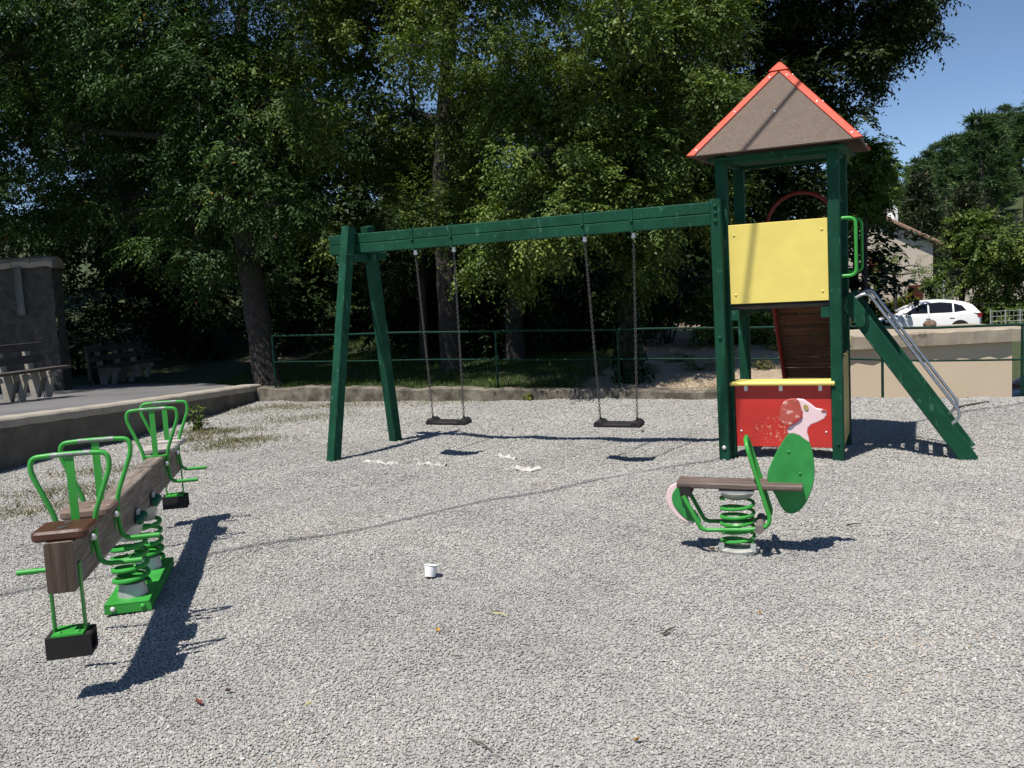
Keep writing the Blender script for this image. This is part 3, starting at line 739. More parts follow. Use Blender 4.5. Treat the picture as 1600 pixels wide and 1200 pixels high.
# ------------------------------------------------------------------ dog on a spring
def dog():
    C0 = on_z(1154, 861); yaw = -.32
    o = np.array([C0[0], C0[1], 0]); ux = np.array([math.cos(yaw), math.sin(yaw), 0]); uy = np.array([-math.sin(yaw), math.cos(yaw), 0])
    def loc(px, py, off=0.0):       # point of the dog's own upright plane (x along the seat, z up), seen at a pixel
        r = ray(px, py); q = o + uy * off - CC; k = np.dot(q, uy) / np.dot(r, uy); p = CC + r * k - o
        return float(np.dot(p, ux)), float(p[2])
    T = thing('dog_spring_rider', 'green and pink dog-shaped spring rider with plank seat on the gravel', 'spring rider', tuple(o), yaw)
    P = lambda pts, off=0.0: [loc(x, y, off) for x, y in pts]
    z8 = lambda pts: [(1020 + x / 4, 600 + y / 4) for x, y in pts]
    # front board: green body
    body = P(z8([(848, 310), (880, 306), (915, 318), (950, 345), (978, 362), (995, 410), (1007, 470), (1011, 540), (1005, 610), (985, 680), (955, 745), (915, 790), (870, 806), (832, 798), (800, 760), (770, 700), (735, 640), (716, 590), (720, 545), (742, 490), (775, 420), (815, 355)]))
    bo = obj('body_board', board([(q[0], q[1]) for q in catmull([(*p, 0) for p in body], 3, True)], .03), GREEN_P, T)
    head = P(z8([(846, 308), (838, 285), (860, 262), (905, 235), (932, 212), (938, 180), (918, 145), (896, 112), (884, 98), (905, 91), (945, 96), (985, 122), (1020, 150), (1060, 158), (1084, 166), (1087, 190), (1070, 215), (1030, 236), (990, 250), (968, 275), (966, 305), (975, 335), (979, 363), (950, 346), (915, 319), (880, 307)]))
    hd = obj('head_board', board(head, .03), PINK_P, T)
    ear = P(z8([(905, 96), (925, 140), (932, 190), (915, 215), (885, 232), (862, 255), (830, 258), (803, 240), (793, 195), (800, 140), (825, 105), (865, 91)]), -.018)
    obj('ear', board([(q[0], q[1]) for q in catmull([(*p, 0) for p in ear], 3, True)], .014, (0, -.023, 0)), EAR_P, hd)
    ex, ez = loc(1020 + 957 / 4, 600 + 146 / 4, -.016)
    obj('eye', board([(ex + .013 * math.cos(a) - .004 * math.sin(a), ez + .017 * math.sin(a)) for a in np.linspace(0, 2 * math.pi, 14, endpoint=False)], .006, (0, -.0175, 0), ch=.001), EYE_P, hd)
    nx, nz = loc(1020 + 1068 / 4, 600 + 166 / 4, -.016)
    obj('nose', board([(nx + .014 * math.cos(a), nz + .006 * math.sin(a)) for a in np.linspace(0, 2 * math.pi, 12, endpoint=False)], .006, (0, -.0175, 0), ch=.001), EAR_P, hd)
    # rear board
    rear = P(z8([(158, 615), (125, 628), (97, 655), (85, 700), (95, 750), (125, 800), (170, 840), (225, 866), (260, 868), (235, 820), (210, 760), (195, 700), (180, 640)]))
    rb = obj('tail_board', board([(q[0], q[1]) for q in catmull([(*p, 0) for p in rear], 2, True)], .03), PINK_P, T)
    grn = P(z8([(160, 640), (132, 668), (118, 705), (125, 748), (152, 792), (190, 830), (228, 855), (300, 868), (290, 830), (240, 770), (215, 700), (196, 650)]), -.02)
    obj('green_patch', board([(q[0], q[1]) for q in catmull([(*p, 0) for p in grn], 2, True)], .02, (0, -.012, 0)), GREEN_P, rb)
    for q in ((1232, 706), (1250, 740)):
        bx, bz = loc(*q, -.016); obj('bolt', dome((bx, -.015, bz), (0, -1, 0), .009, .006), GREEN_P, bo, True)
    # plank
    x0_, z0_ = loc(1060, 753); x1_, z1_ = loc(1254, 759)
    zs = (z0_ + z1_) / 2 + .005; sl = (z1_ - z0_) / (x1_ - x0_)
    seat = obj('seat_plank', beam((x0_, 0, z0_), (x1_, 0, z1_), .17, .036, (0, 0, 1), .008), WOOD_X, T)
    # tube frame, one run on each side, meeting in the handle
    f8 = lambda pts, off: [(lambda q: (q[0], off, q[1]))(loc(1020 + x / 4, 600 + y / 4, off)) for x, y in pts]
    hw = .10
    near = f8([(190, 700), (300, 900), (330, 912), (600, 912), (710, 895), (735, 850), (590, 375)], -hw)
    far = [(p[0], hw, p[2]) for p in near]
    top = near[-1]
    run = near[:-1] + [(top[0], -hw, top[2] - .03), (top[0] - .012, -hw * .55, top[2] + .02), (top[0] - .012, hw * .55, top[2] + .02), (top[0], hw, top[2] - .03)] + far[:-1][::-1]
    obj('tube_frame', tube(fillet(run, .06, 6), .0125, 10), GREEN_B, T, True)
    rx = near[0]
    obj('rear_block', box(rx[0] + .01, 0, rx[2] + .025, .06, .19, .06), RUBBER, T)
    # foot rest roller
    fx, fz = loc(1020 + 672 / 4, 600 + 850 / 4, 0)
    obj('foot_rest', tube([(fx, -.145, fz - .02), (fx + .0, .145, fz - .02)], .026, 14), FOOTM, T, True)
    # spring with its plates
    zt = zs - .045; zb = .035; turns = 5.6; R = .094
    pts = []
    for a in np.linspace(0, turns * 2 * math.pi, int(turns * 22)):
        u = a / (turns * 2 * math.pi); zz = zb + (zt - .04 - zb) * (u + .03 * math.sin(2 * math.pi * u)); pts.append((R * math.cos(a), R * math.sin(a), zz))
    obj('spring', tube(pts, .0105, 8), GREEN_B, T, True)
    obj('top_plate', join(lathe([(.02, zt - .045), (.07, zt - .042), (.095, zt - .022), (.10, zt - .004), (.02, zt)], 24), box(0, 0, zt + .006, .2, .15, .016)), DULL, T, True)
    obj('base_plate', lathe([(.02, .0), (.118, .0), (.122, .022), (.10, .032), (.02, .03)], 28, (0, 0, g_off(C0))), DULL, T, True)
    for s in (-1, 1):
        obj('clamp', box(.09 * s, -.07, .045, .03, .02, .05), DULL, T)
def g_off(p): return float(g_h(p[0], p[1]))
GREEN_DK = painted('deep_green_plastic', (0.008, 0.11, 0.055), .4, scale=20)
FOOTM = painted('worn_grey_roller', (0.17, 0.145, 0.13), .7, scale=20)
dog()

# ------------------------------------------------------------------ four-seat spring seesaw
WORN = painted('bare_metal_under_green', (0.24, 0.25, 0.24), .5, wear=(.03, .28, .05), wear_at=.53, scale=55, metal=.3)
def seesaw():
    A = np.array([-1.845, 3.50]); B = np.array([-2.535, 6.56]); mid = (A + B) / 2; d2 = nrm(B - A); Lh = np.linalg.norm(B - A) / 2
    yaw = math.atan2(-d2[0], d2[1])
    T = thing('seesaw', 'green four-seat spring seesaw on a weathered wooden beam at left', 'seesaw', (mid[0], mid[1], 0), yaw)
    # own frame: y along the beam towards the far end, x to the right, z up; beam dips a little towards the far end
    zn, zf = .695, .618
    def zt(y): return zn + (zf - zn) * (y + Lh) / (2 * Lh)
    bw, bh = .108, .205
    def fr(y, dz=0.0): return (0, y, zt(y) + dz)
    bm = obj('beam', beam(fr(-Lh + .004, -bh / 2), fr(Lh - .004, -bh / 2), bw, bh, (0, 0, 1), .006), WOOD_Y, T)
    obj('beam_end', beam(fr(-Lh, -bh / 2), fr(-Lh + .02, -bh / 2), bw - .001, bh - .001, (0, 0, 1), .006), WOOD_END, bm)
    def u2y(Y): return ((Y - mid[1]) / d2[1])
    seats = [(-Lh + .135, SEATBR, 'glossy dark brown seat'), (u2y(4.05), SEATOLD, 'faded brown seat'), (u2y(6.05), SEATWH, 'pale grey seat'), (Lh - .125, SEATWH, 'pale grey seat at the far end')]
    for y, mt, lb in seats:
        w, l, r = .108, .112, .032
        pl = []
        for cx, cy, a0 in ((w - r, l - r, 0), (-w + r, l - r, 90), (-w + r, -l + r, 180), (w - r, -l + r, 270)):
            for a in (0, 30, 60, 90): pl.append((cx + r * math.cos(math.radians(a0 + a)), cy + r * math.sin(math.radians(a0 + a))))
        s = obj('seat', board(pl, .042, (0, y, zt(y) + .0225), (1, 0, 0), (0, 1, -.026), .010), mt, T)
        tag(s, lb)
        for q in (-.05, .05): obj('bolt', lathe([(.004, .0), (.018, .0), (.018, .003), (.004, .004)], 14, (0, y + q, zt(y) + .0437 - q * .026)), mt if mt is not SEATBR else CHAIN, s, True)
    for Y in (3.80, 4.27, 5.85, 6.36):
        y = u2y(Y); z = zt(y); bx = bw / 2 + .016
        half = lambda s: [(s * .05, y, z + .318), (s * .152, y, z + .312), (s * .158, y, z + .25), (s * (bx + .004), y, z + .03), (s * bx, y, z - .09), (s * (bx + .015), y, z - .178), (s * .25, y, z - .178)]
        L_ = half(-1)[::-1]; R_ = half(1)
        hd = obj('handle', tube(fillet(L_ + R_, .055, 6), .0112, 10), GREEN_B, T, True)
        obj('worn_top', tube([(-.075, y, z + .3167), (.085, y, z + .3167)], .0117, 10), WORN, hd, True)
        obj('centre_bar', box(0, y, z + .155, .034, .006, .318), GREEN_B, hd)
        obj('saddle_plate', join(box(0, y, z + .004, bw + .03, .05, .006), box(-bw / 2 - .003, y, z - .06, .005, .05, .13), box(bw / 2 + .003, y, z - .06, .005, .05, .13)), GREEN_B, hd)
        for s in (-1, 1):
            obj('worn_grip', tube([(s * .17, y, z - .178), (s * .252, y, z - .178)], .0124, 10), GREEN_B, hd, True)
            obj('bolt', dome((s * (bw / 2 + .012), y - .02, z - .05), (s, -.5, 0), .016, .014), BOLT, hd, True)
    # hanging stops at both ends
    for y in (-Lh + .06, Lh - .06):
        z = zt(y); zb = z - .385
        st = obj('stop', join(box(0, y, zb + .004, .12, .12, .008)), GREEN_B, T)
        for s in (-1, 1):
            obj('bar', box(s * (bw / 2 + .004), y, (z - .10 + zb) / 2, .007, .034, z - .10 - zb), GREEN_B, st)
            obj('bolt', dome((s * .035, y - .035, zb + .008), (0, 0, 1), .012, .008), GREEN_B, st, True)
        # hollow rubber block: a slice of square tube
        o_, i_ = [(-.062, -.045), (.062, -.045), (.062, .045), (-.062, .045)], [(-.045, -.030), (.045, -.030), (.045, .030), (-.045, .030)]
        v = []
        for yy in (-.085, .085):
            for q in o_ + i_: v.append((q[0] * 0 + yy, y + q[0] * .95, zb - .046 + q[1]))
        f = []
        for k in range(4):
            n_ = (k + 1) % 4
            f += [(k, n_, n_ + 4, k + 4), (8 + k, 12 + k, 12 + n_, 8 + n_), (k, 8 + k, 8 + n_, n_), (4 + k, 4 + n_, 12 + n_, 12 + k)]
        obj('rubber_block', (v, f), RUBBER, st)
    # base: steel channel, two springs, cast cups
    zb = .03
    base = obj('base_frame', join(box(0, 0, zb + .028, .235, .84, .006), box(-.1145, 0, zb + .005, .006, .84, .05), box(.1145, 0, zb + .005, .006, .84, .05), box(0, -.417, zb + .005, .223, .006, .05), box(0, .417, zb + .005, .223, .006, .05)), GREEN_B, T)
    obj('ground_anchor', box(.08, -.39, -.02, .05, .012, .13), DULL, base)
    for x in (-.075, .075): obj('bolt', dome((x, -.4205, zb + .006), (0, -1, 0), .014, .012), BOLT if x < 0 else GREEN_B, base, True)
    for y in (-.26, .24):
        R = .088; z0 = zb + .085; z1 = zt(y) - bh - .075; turns = 4.6; pts = []
        for a in np.linspace(0, turns * 2 * math.pi, int(turns * 22)): pts.append((R * math.cos(a), y + R * math.sin(a), z0 + (z1 - z0) * a / (turns * 2 * math.pi)))
        sp = obj('spring', tube(pts, .0135, 8), GREEN_B, T, True)
        obj('spring_cup', lathe([(.02, zb + .031), (.078, zb + .031), (.066, zb + .10), (.02, zb + .105)], 20, (0, y, 0)), DULL, sp, True)
        obj('clamp_disc', lathe([(.01, zb + .13), (.072, zb + .13), (.072, zb + .142), (.01, zb + .142)], 20, (0, y, 0)), GREEN_B, sp, True)
        obj('top_cup', join(lathe([(.02, z1 - .02), (.062, z1 - .015), (.085, z1 + .055), (.09, z1 + .07), (.02, z1 + .072)], 20, (0, y, 0)), box(0, y, z1 + .0725, .13, .12, .008)), DULL, sp, True)
        for s in (-1, 1):
            obj('clevis', board([(y - .05 + .0, z1 + .07), (y + .05, z1 + .07), (y + .03, z1 + .15), (y - .03, z1 + .15)], .012, (s * (bw / 2 + .010), 0, 0), (0, 1, 0), (0, 0, 1)), DULL, sp)
            for q in (-.045, .045): obj('knob', dome((s * (bw / 2 + .022), y + q, z1 + .095), (s, 0, .4), .028, .03), GREEN_DK, sp, True)
seesaw()

# ================================================================== TREES AND PLANTS
def limb(p0, p1, r_0, r_1, bend=.15, n=6, seg=5, rng=RNG):
    p0, p1 = np.array(p0, float), np.array(p1, float); L_ = np.linalg.norm(p1 - p0)
    c = (p0 + p1) / 2 + rng.normal(0, 1, 3) * L_ * bend + np.array([0, 0, L_ * .12])
    pts = [(1 - t) ** 2 * p0 + 2 * t * (1 - t) * c + t * t * p1 for t in np.linspace(0, 1, seg + 1)]
    return tube(pts, list(np.linspace(r_0, r_1, seg + 1)), n)
def sprays(blobs, rng, lo=7, hi=12):
    """each clump breaks up into flat leafy sprays: (centre, radii, clump centre)"""
    out = []
    for c, R in blobs:
        c = np.array(c, float); R = np.array(R, float) if np.ndim(R) else np.array([R, R, R * .8])
        for _ in range(rng.integers(lo, hi)):
            d = rng.normal(0, 1, 3); d /= np.linalg.norm(d); q = c + d * R * rng.uniform(.35, 1.0)
            r = R * rng.uniform(.20, .36); out.append((q, np.array([r[0], r[1], r[2] * .55]), c))
    return out
def foliage(blobs, n_twig, per, tw_l, lf_l, lf_w, droop, rng, subs=None):
    """leafy twigs in sprays: returns leaf base, axis, normal, length, width, random"""
    subs = subs or sprays(blobs, rng)
    C = np.array([b[0] for b in subs]); R = np.array([b[1] for b in subs]); B = np.array([b[2] for b in subs])
    w = R.prod(1) ** .62; w /= w.sum()
    k = rng.choice(len(C), n_twig, p=w)
    base = C[k] + np.clip(rng.normal(0, .62, (n_twig, 3)), -1.3, 1.3) * R[k]
    dirs = vn(base - B[k] + 1e-6)
    td = vn(dirs * .8 + rng.normal(0, .5, (n_twig, 3)) + np.array([0, 0, -droop]))
    tl_ = tw_l * rng.uniform(.6, 1.3, n_twig)
    tone = rng.normal(.42, .13, n_twig) + rng.normal(0, .15, len(C))[k]
    j = np.arange(per); s = (j + .6) / per
    P = base[:, None, :] + td[:, None, :] * (tl_[:, None] * s[None, :])[..., None]
    P[..., 2] -= (s ** 2)[None, :] * tl_[:, None] * .25
    side = vn(np.cross(td, np.array([0, 0, 1.0]) + rng.normal(0, .25, (n_twig, 3))))
    sg = np.where(j % 2 == 0, 1.0, -1.0)
    Dv = td[:, None, :] * .55 + side[:, None, :] * sg[None, :, None] * .85 + rng.normal(0, .22, (n_twig, per, 3)) + np.array([0, 0, -.22 - droop * .4])
    Nv = np.array([0, 0, 1.0]) + rng.normal(0, .34, (n_twig, per, 3)) + dirs[:, None, :] * .35
    n = n_twig * per
    ln = lf_l * rng.uniform(.6, 1.25, n); wd = lf_w * rng.uniform(.7, 1.2, n)
    rd = np.clip(np.repeat(tone, per) + rng.normal(0, .10, n), 0, 1)
    odd = rng.random(n) < .004; rd[odd] = 1.0; rd[~odd] *= .93
    return P.reshape(-1, 3), Dv.reshape(-1, 3), Nv.reshape(-1, 3), ln, wd, rd
def px_blobs(poly, n, Y, R, rng, jit=1.6):
    """clumps at places seen inside a polygon of the picture, at distances round Y"""
    P = np.array(poly, float); lo, hi = P.min(0), P.max(0); out = []; m_ = len(P)
    while len(out) < n:
        q = lo + (hi - lo) * rng.random(2); ins = False
        for i in range(m_):
            a, b = P[i], P[i - 1]
            if (a[1] > q[1]) != (b[1] > q[1]) and q[0] < (b[0] - a[0]) * (q[1] - a[1]) / (b[1] - a[1]) + a[0]: ins = not ins
        if not ins: continue
        c = at(q[0], q[1], Y + rng.uniform(-jit, jit))
        out.append((c, rng.uniform(*R)))
    return out
def tree(name, label, trunk, radii, blobs, n_twig, per, tw, ll, lw, mat, droop=.25, seed=1, bark=None, limbs=14, group=None, ivy=None, cat='tree'):
    rng = np.random.default_rng(seed); o = np.array(trunk[0], float)
    T = thing(name, label, cat, tuple(o), group=group)
    tp = catmull(trunk, 6); rr = list(np.interp(np.linspace(0, 1, len(tp)), np.linspace(0, 1, len(radii)), radii))
    rr = [r * (1 + .07 * math.sin(i * 2.1 + seed)) for i, r in enumerate(rr)]; rr[0] *= 1.35
    geo = [tube(tp, rr, 12)]
    bl = sorted(blobs, key=lambda b: -np.mean(b[1]))[:limbs]
    for c, R in bl:
        c = np.array(c)
        cand = [i for i, p in enumerate(tp) if i > len(tp) * .35]; i = min(cand, key=lambda i: np.linalg.norm(tp[i] - c) + max(0, tp[i][2] - c[2]) * .8)
        geo.append(limb(tp[i], c, rr[i] * .55, .02, rng=rng))
        for q in range(2):
            e = c + rng.normal(0, .55, 3) * np.mean(R); geo.append(limb(c - (c - tp[i]) * .12, e, .022, .006, n=4, seg=3, rng=rng))
    subs = sprays(blobs, rng)
    for q, r, c in subs[::2]: geo.append(limb(c, q, .014, .004, n=3, seg=3, rng=rng))
    obj('trunk', join(*geo), bark or BARK, T, True, o)
    P, Dv, Nv, ln, wd, rd = foliage(blobs, int(n_twig * DENS * (FINE if n_twig > 3000 else 1)), per, tw, ll * (.84 if n_twig > 3000 else 1.08), lw * (.92 if n_twig > 3000 else 1.15), droop, rng, subs)
    cr = leaves('crown', P - o, Dv, Nv, ln, wd, mat, rd, T)
    if ivy:
        n = ivy; s = rng.random(n) * .62; i = (s * (len(tp) - 1)).astype(int); a = rng.uniform(0, 6.28, n)
        ctr = np.array(tp)[i]; rad = np.array(rr)[i] * rng.uniform(.9, 1.7, n)
        ou = np.stack([np.cos(a), np.sin(a), np.zeros(n)], 1); q = ctr + ou * rad[:, None] + np.stack([np.zeros(n), np.zeros(n), rng.uniform(-.15, .15, n)], 1)
        leaves('ivy', q - o, ou * .5 + np.array([0, 0, -1.0]) + rng.normal(0, .4, (n, 3)), ou + rng.normal(0, .3, (n, 3)), np.full(n, .09) * rng.uniform(.6, 1.2, n), np.full(n, .08), LEAF_F, rng.random(n) * .5, T)
    return T
DENS = 1.9; FINE = 1.75
R_ = np.random.default_rng(21)
def gz(px, Y):          # ground point in column px at distance Y
    p = at(px, 500, Y); return np.array([p[0], p[1], float(t_h(p[0], p[1])) - .05])
# ash with the thick leaning trunk
b = px_blobs([(60, -260), (330, -330), (345, 60), (470, 120), (470, 380), (330, 420), (130, 330), (40, 150)], 27, 16.5, (.7, 1.35), R_) \
  + px_blobs([(380, -350), (620, -380), (620, -120), (480, -60)], 7, 17, (.8, 1.3), R_) \
  + px_blobs([(250, 70), (350, 80), (460, 120), (470, 250), (420, 290), (280, 290)], 12, 15.0, (.5, .8), R_, .6) \
  + px_blobs([(100, -40), (330, -60), (330, 120), (120, 160)], 9, 15.6, (.6, .9), R_, .8) \
  + px_blobs([(290, 170), (470, 180), (460, 330), (320, 330)], 8, 14.7, (.4, .6), R_, .4) \
  + px_blobs([(330, -140), (440, -150), (430, 60), (350, 60)], 7, 15.2, (.35, .55), R_, .4)
t0 = gz(412, 15.6)
tree('ash_tree', 'dark ash tree with thick leaning trunk beside the start of the railing', [t0, at(398, 470, 15.7), at(378, 330, 15.9), at(372, 150, 16.2), at(385, -60, 16.6), at(400, -200, 17)], [.25, .21, .19, .14, .08, .03], b, 4300, 11, .45, .105, .036, LEAF_A, .3, 3)
# trees further left
b = px_blobs([(-330, -220), (140, -300), (170, 200), (120, 330), (-40, 370), (-330, 330)], 40, 17.0, (.8, 1.4), R_)
t0 = gz(-60, 17.5)
tree('ash_tree', 'dark ash tree at the left edge, its crown hanging over the stone wall', [t0, at(-55, 350, 17.5), at(-60, 150, 17.4), at(-70, -200, 17.4)], [.2, .17, .14, .05], b, 3300, 11, .45, .105, .036, LEAF_A, .3, 4)
b = px_blobs([(-420, -420), (-60, -440), (190, -380), (190, -60), (-60, 60), (-420, 100)], 16, 15.3, (.7, 1.1), R_, .7)
p = at(-260, 500, 15.2)
tree('ash_tree', 'ash tree outside the left edge shading the stone wall', [np.array([p[0], p[1], terr_z(15.2) - .1]), at(-255, 200, 15.2), at(-200, -100, 15.2), at(-150, -350, 15.2)], [.2, .17, .14, .06], b, 1500, 11, .45, .11, .04, LEAF_A, .3, 5)
# middle tree with dark crown and sky gaps
b = px_blobs([(455, -60), (640, -300), (900, -320), (900, 60), (800, 130), (700, 120), (560, 110), (430, 190)], 22, 16.0, (.55, 1.0), R_) \
  + px_blobs([(560, 170), (780, 190), (830, 330), (760, 370), (560, 390), (470, 330)], 12, 17.3, (.6, .95), R_) \
  + px_blobs([(385, 120), (500, 90), (500, 190), (400, 240)], 5, 15.0, (.4, .6), R_, .5) \
  + px_blobs([(470, 350), (525, 350), (530, 385), (490, 395)], 3, 14.6, (.22, .32), R_, .3)
b += px_blobs([(330, -330), (700, -360), (720, -90), (360, -70)], 5, 12.8, (.45, .75), R_, .7) + px_blobs([(620, 120), (770, 130), (760, 370), (640, 370)], 9, 15.0, (.35, .6), R_, .4) + px_blobs([(470, -60), (820, -60), (820, 60), (480, 60)], 10, 18.5, (.6, .95), R_, .6) + px_blobs([(675, 170), (722, 170), (722, 350), (678, 350)], 7, 15.1, (.26, .38), R_, .2)
t0 = gz(700, 15.9)
tree('elm_tree', 'elm with straight dark trunk behind the left swing and gaps of sky', [t0, at(699, 470, 15.9), at(690, 300, 15.9), at(700, 100, 16), at(720, -200, 16.2)], [.2, .17, .155, .13, .05], b, 4300, 10, .42, .095, .042, LEAF_C, .3, 6)
# front elm, olive and sunlit, drooping over the beam
b = px_blobs([(830, 60), (960, -60), (1090, 10), (1100, 210), (1110, 330), (1030, 350), (900, 330), (800, 330), (770, 240), (820, 170)], 26, 13.7, (.42, .78), R_, 1.0) \
  + px_blobs([(640, 60), (780, 40), (830, 120), (820, 200), (720, 140)], 6, 14.0, (.35, .55), R_, .6) \
  + px_blobs([(720, 345), (840, 330), (890, 400), (820, 440), (740, 425)], 6, 13.4, (.26, .40), R_, .5) \
  + px_blobs([(800, -320), (1150, -340), (1150, -60), (850, -60)], 9, 14.2, (.6, 1.0), R_, 1.2) \
  + px_blobs([(960, 350), (1110, 350), (1090, 420), (1000, 430)], 4, 14.2, (.3, .45), R_, .5)
b = b[:-2]
b += px_blobs([(700, -300), (830, -320), (830, -130), (720, -130)], 3, 12.2, (.4, .6), R_, .5)
t0 = gz(984, 13.6)
tree('elm_tree', 'sunlit olive elm with ivy-clad trunk by the railing, branches drooping over the swing beam', [t0, at(982, 500, 13.7), at(985, 350, 13.9), at(975, 150, 14.1), at(960, -150, 14.3)], [.15, .135, .12, .10, .05], b, 4700, 10, .40, .088, .040, LEAF_C, .32, 7, ivy=1500)
# right tree behind the tower, its edge against the sky
b = px_blobs([(1080, -300), (1380, -330), (1480, -60), (1440, 10), (1360, 60), (1345, 150), (1290, 230), (1150, 300), (1090, 200)], 30, 23.0, (.8, 1.4), R_, 1.8) \
  + px_blobs([(1360, -10), (1455, -30), (1462, 75), (1440, 62), (1395, 45), (1368, 40)], 7, 22.6, (.40, .58), R_, .7) \
  + px_blobs([(1330, 60), (1378, 90), (1370, 140), (1335, 185), (1310, 170)], 6, 22.6, (.4, .58), R_, .7) \
  + px_blobs([(1130, 260), (1270, 250), (1270, 340), (1150, 360)], 7, 23.4, (.6, 1.0), R_, 1.0)
t0 = gz(1062, 22.5)
tree('oak_tree', 'tall dark tree behind the play tower, its crown edge against the blue sky', [t0, at(1065, 420, 22.6), at(1090, 250, 22.8), at(1130, 60, 23), at(1200, -200, 23.2)], [.32, .28, .25, .2, .08], b, 4300, 10, .5, .15, .072, LEAF_D, .25, 8)
# slender trunk and others in the shade
b = px_blobs([(560, 380), (690, 330), (700, 440), (600, 450)], 6, 18.5, (.5, .8), R_)
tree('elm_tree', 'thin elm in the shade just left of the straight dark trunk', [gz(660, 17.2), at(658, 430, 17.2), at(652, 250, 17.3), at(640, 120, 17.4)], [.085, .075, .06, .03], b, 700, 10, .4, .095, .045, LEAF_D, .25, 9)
b = px_blobs([(740, 300), (900, 330), (900, 450), (780, 440)], 7, 18.0, (.55, .85), R_)
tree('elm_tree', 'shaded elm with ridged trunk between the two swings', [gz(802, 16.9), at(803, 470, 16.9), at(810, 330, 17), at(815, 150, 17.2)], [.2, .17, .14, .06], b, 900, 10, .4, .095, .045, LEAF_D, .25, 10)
# dark wood behind
back = [('broad dark tree filling the shade behind the stone wall', -40, 23, [(-330, -120), (200, -120), (220, 470), (-330, 490)], 16),
        ('broad dark tree in the shade behind the leaning trunk', 290, 24, [(120, 20), (340, 60), (480, 120), (480, 475), (130, 480)], 17),
        ('broad dark tree in the shade behind the A-shaped swing end', 560, 25, [(440, 170), (700, 200), (720, 480), (430, 485)], 18),
        ('broad dark tree in the shade behind the swings', 830, 23, [(690, 230), (960, 230), (960, 500), (700, 500)], 19),
        ('broad dark tree in the shade left of the play tower', 1040, 22, [(920, 150), (1130, 160), (1120, 470), (930, 490)], 20)]
for lb, px, Y, poly, sd in back:
    b = px_blobs(poly, 34, Y, (1.0, 1.7), R_, 1.8)
    top = at(px, poly[0][1] + 20, Y)
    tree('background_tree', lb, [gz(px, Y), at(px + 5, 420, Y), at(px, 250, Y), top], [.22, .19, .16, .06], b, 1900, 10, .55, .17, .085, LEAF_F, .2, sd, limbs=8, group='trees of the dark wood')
# the wood beyond, one dark mass
rw = np.random.default_rng(77); bl = []
for _ in range(150):
    px = rw.uniform(-420, 1335); Y = rw.uniform(29, 35)
    top = -60 + 30 * math.sin(px * .013) + 25 * math.sin(px * .031 + 1) + (240 if px > 1180 else 0) + (110 if 330 < px < 460 else 0)
    bl.append((at(px, rw.uniform(top, 500), Y), rw.uniform(1.3, 2.3)))
P, Dv, Nv, ln, wd, rd = foliage(bl, 7500, 10, .8, .30, .16, .2, rw)
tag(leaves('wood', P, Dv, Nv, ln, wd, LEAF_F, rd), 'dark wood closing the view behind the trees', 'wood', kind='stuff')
# undergrowth
def shrub(name, label, px, py, Y, rx, rz, n, mat, seed, ll=.09, lw=.05, group=None, ground=None, per=9, tw=.3, nb=9):
    rng = np.random.default_rng(seed); g = at(px, py, Y)
    z = float(t_h(g[0], g[1])) if ground is None else ground
    o = np.array([g[0], g[1], z - .03]); T = thing(name, label, 'shrub', tuple(o), group=group)
    bl, stems = [], []
    for k in range(nb):
        c = np.array([rng.uniform(-.75, .75) * rx, rng.uniform(-.5, .5) * rx, rng.uniform(.25, .85) * rz]); bl.append((c, (rx * .42, rx * .42, rz * .3)))
        stems.append(limb((rng.normal(0, .05), rng.normal(0, .05), 0), c, .018, .005, n=4, seg=3, rng=rng))
    obj('stems', join(*stems), BARK, T)
    P, Dv, Nv, ln, wd, rd = foliage(bl, n, per, tw, ll, lw, .1, rng)
    k = P[:, 2] > .02
    leaves('foliage', P[k], Dv[k], Nv[k], ln[k], wd[k], mat, rd[k], T)
    return T
for i, (px, py, Y, rx, rz, lb) in enumerate([
    (60, 500, 20.5, 1.5, 2.6, 'dark shrub in the shade behind the stone wall'),
    (205, 480, 22.5, 1.5, 2.2, 'dark shrub in the shade right of the litter bin'),
    (300, 480, 22.0, 1.4, 2.3, 'dark shrub in deep shade left of the leaning trunk'),
    (455, 500, 22.0, 1.3, 2.0, 'dark shrub in deep shade right of the leaning trunk'),
    (555, 500, 23.0, 1.3, 1.8, 'dark shrub in the shade behind the A-shaped swing end'),
    (640, 520, 18.4, .9, 1.5, 'dark shrub in the shade behind the left swing'),
    (745, 520, 18.0, 1.0, 1.7, 'dark shrub right of the straight dark trunk'),
    (850, 520, 17.6, 1.0, 1.6, 'dark shrub between the two swings'),
    (915, 520, 18.0, .9, 1.5, 'dark shrub behind the right swing'),
    (1045, 520, 17.5, .8, 1.7, 'dark shrub on the bank right of the ivy-clad trunk')]):
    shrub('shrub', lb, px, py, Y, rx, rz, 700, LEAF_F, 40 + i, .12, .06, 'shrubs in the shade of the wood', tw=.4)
shrub('shrub', 'bright green shrub on the bare bank just left of the play tower', 1112, 500, 16.8, .45, 1.0, 420, LEAF_L, 60)
shrub('shrub', 'green shrub on the bare bank seen through the play tower', 1190, 520, 16.5, .5, .75, 380, LEAF_L, 61)
shrub('shrub', 'leafy shrub on the bank hidden behind the tower posts', 1285, 520, 16.0, .7, 1.1, 420, LEAF_C, 63)
shrub('shrub', 'low olive shrub at the foot of the climbing ramp', 1225, 540, 15.5, .35, .6, 260, LEAF_C, 62, .07, .03)
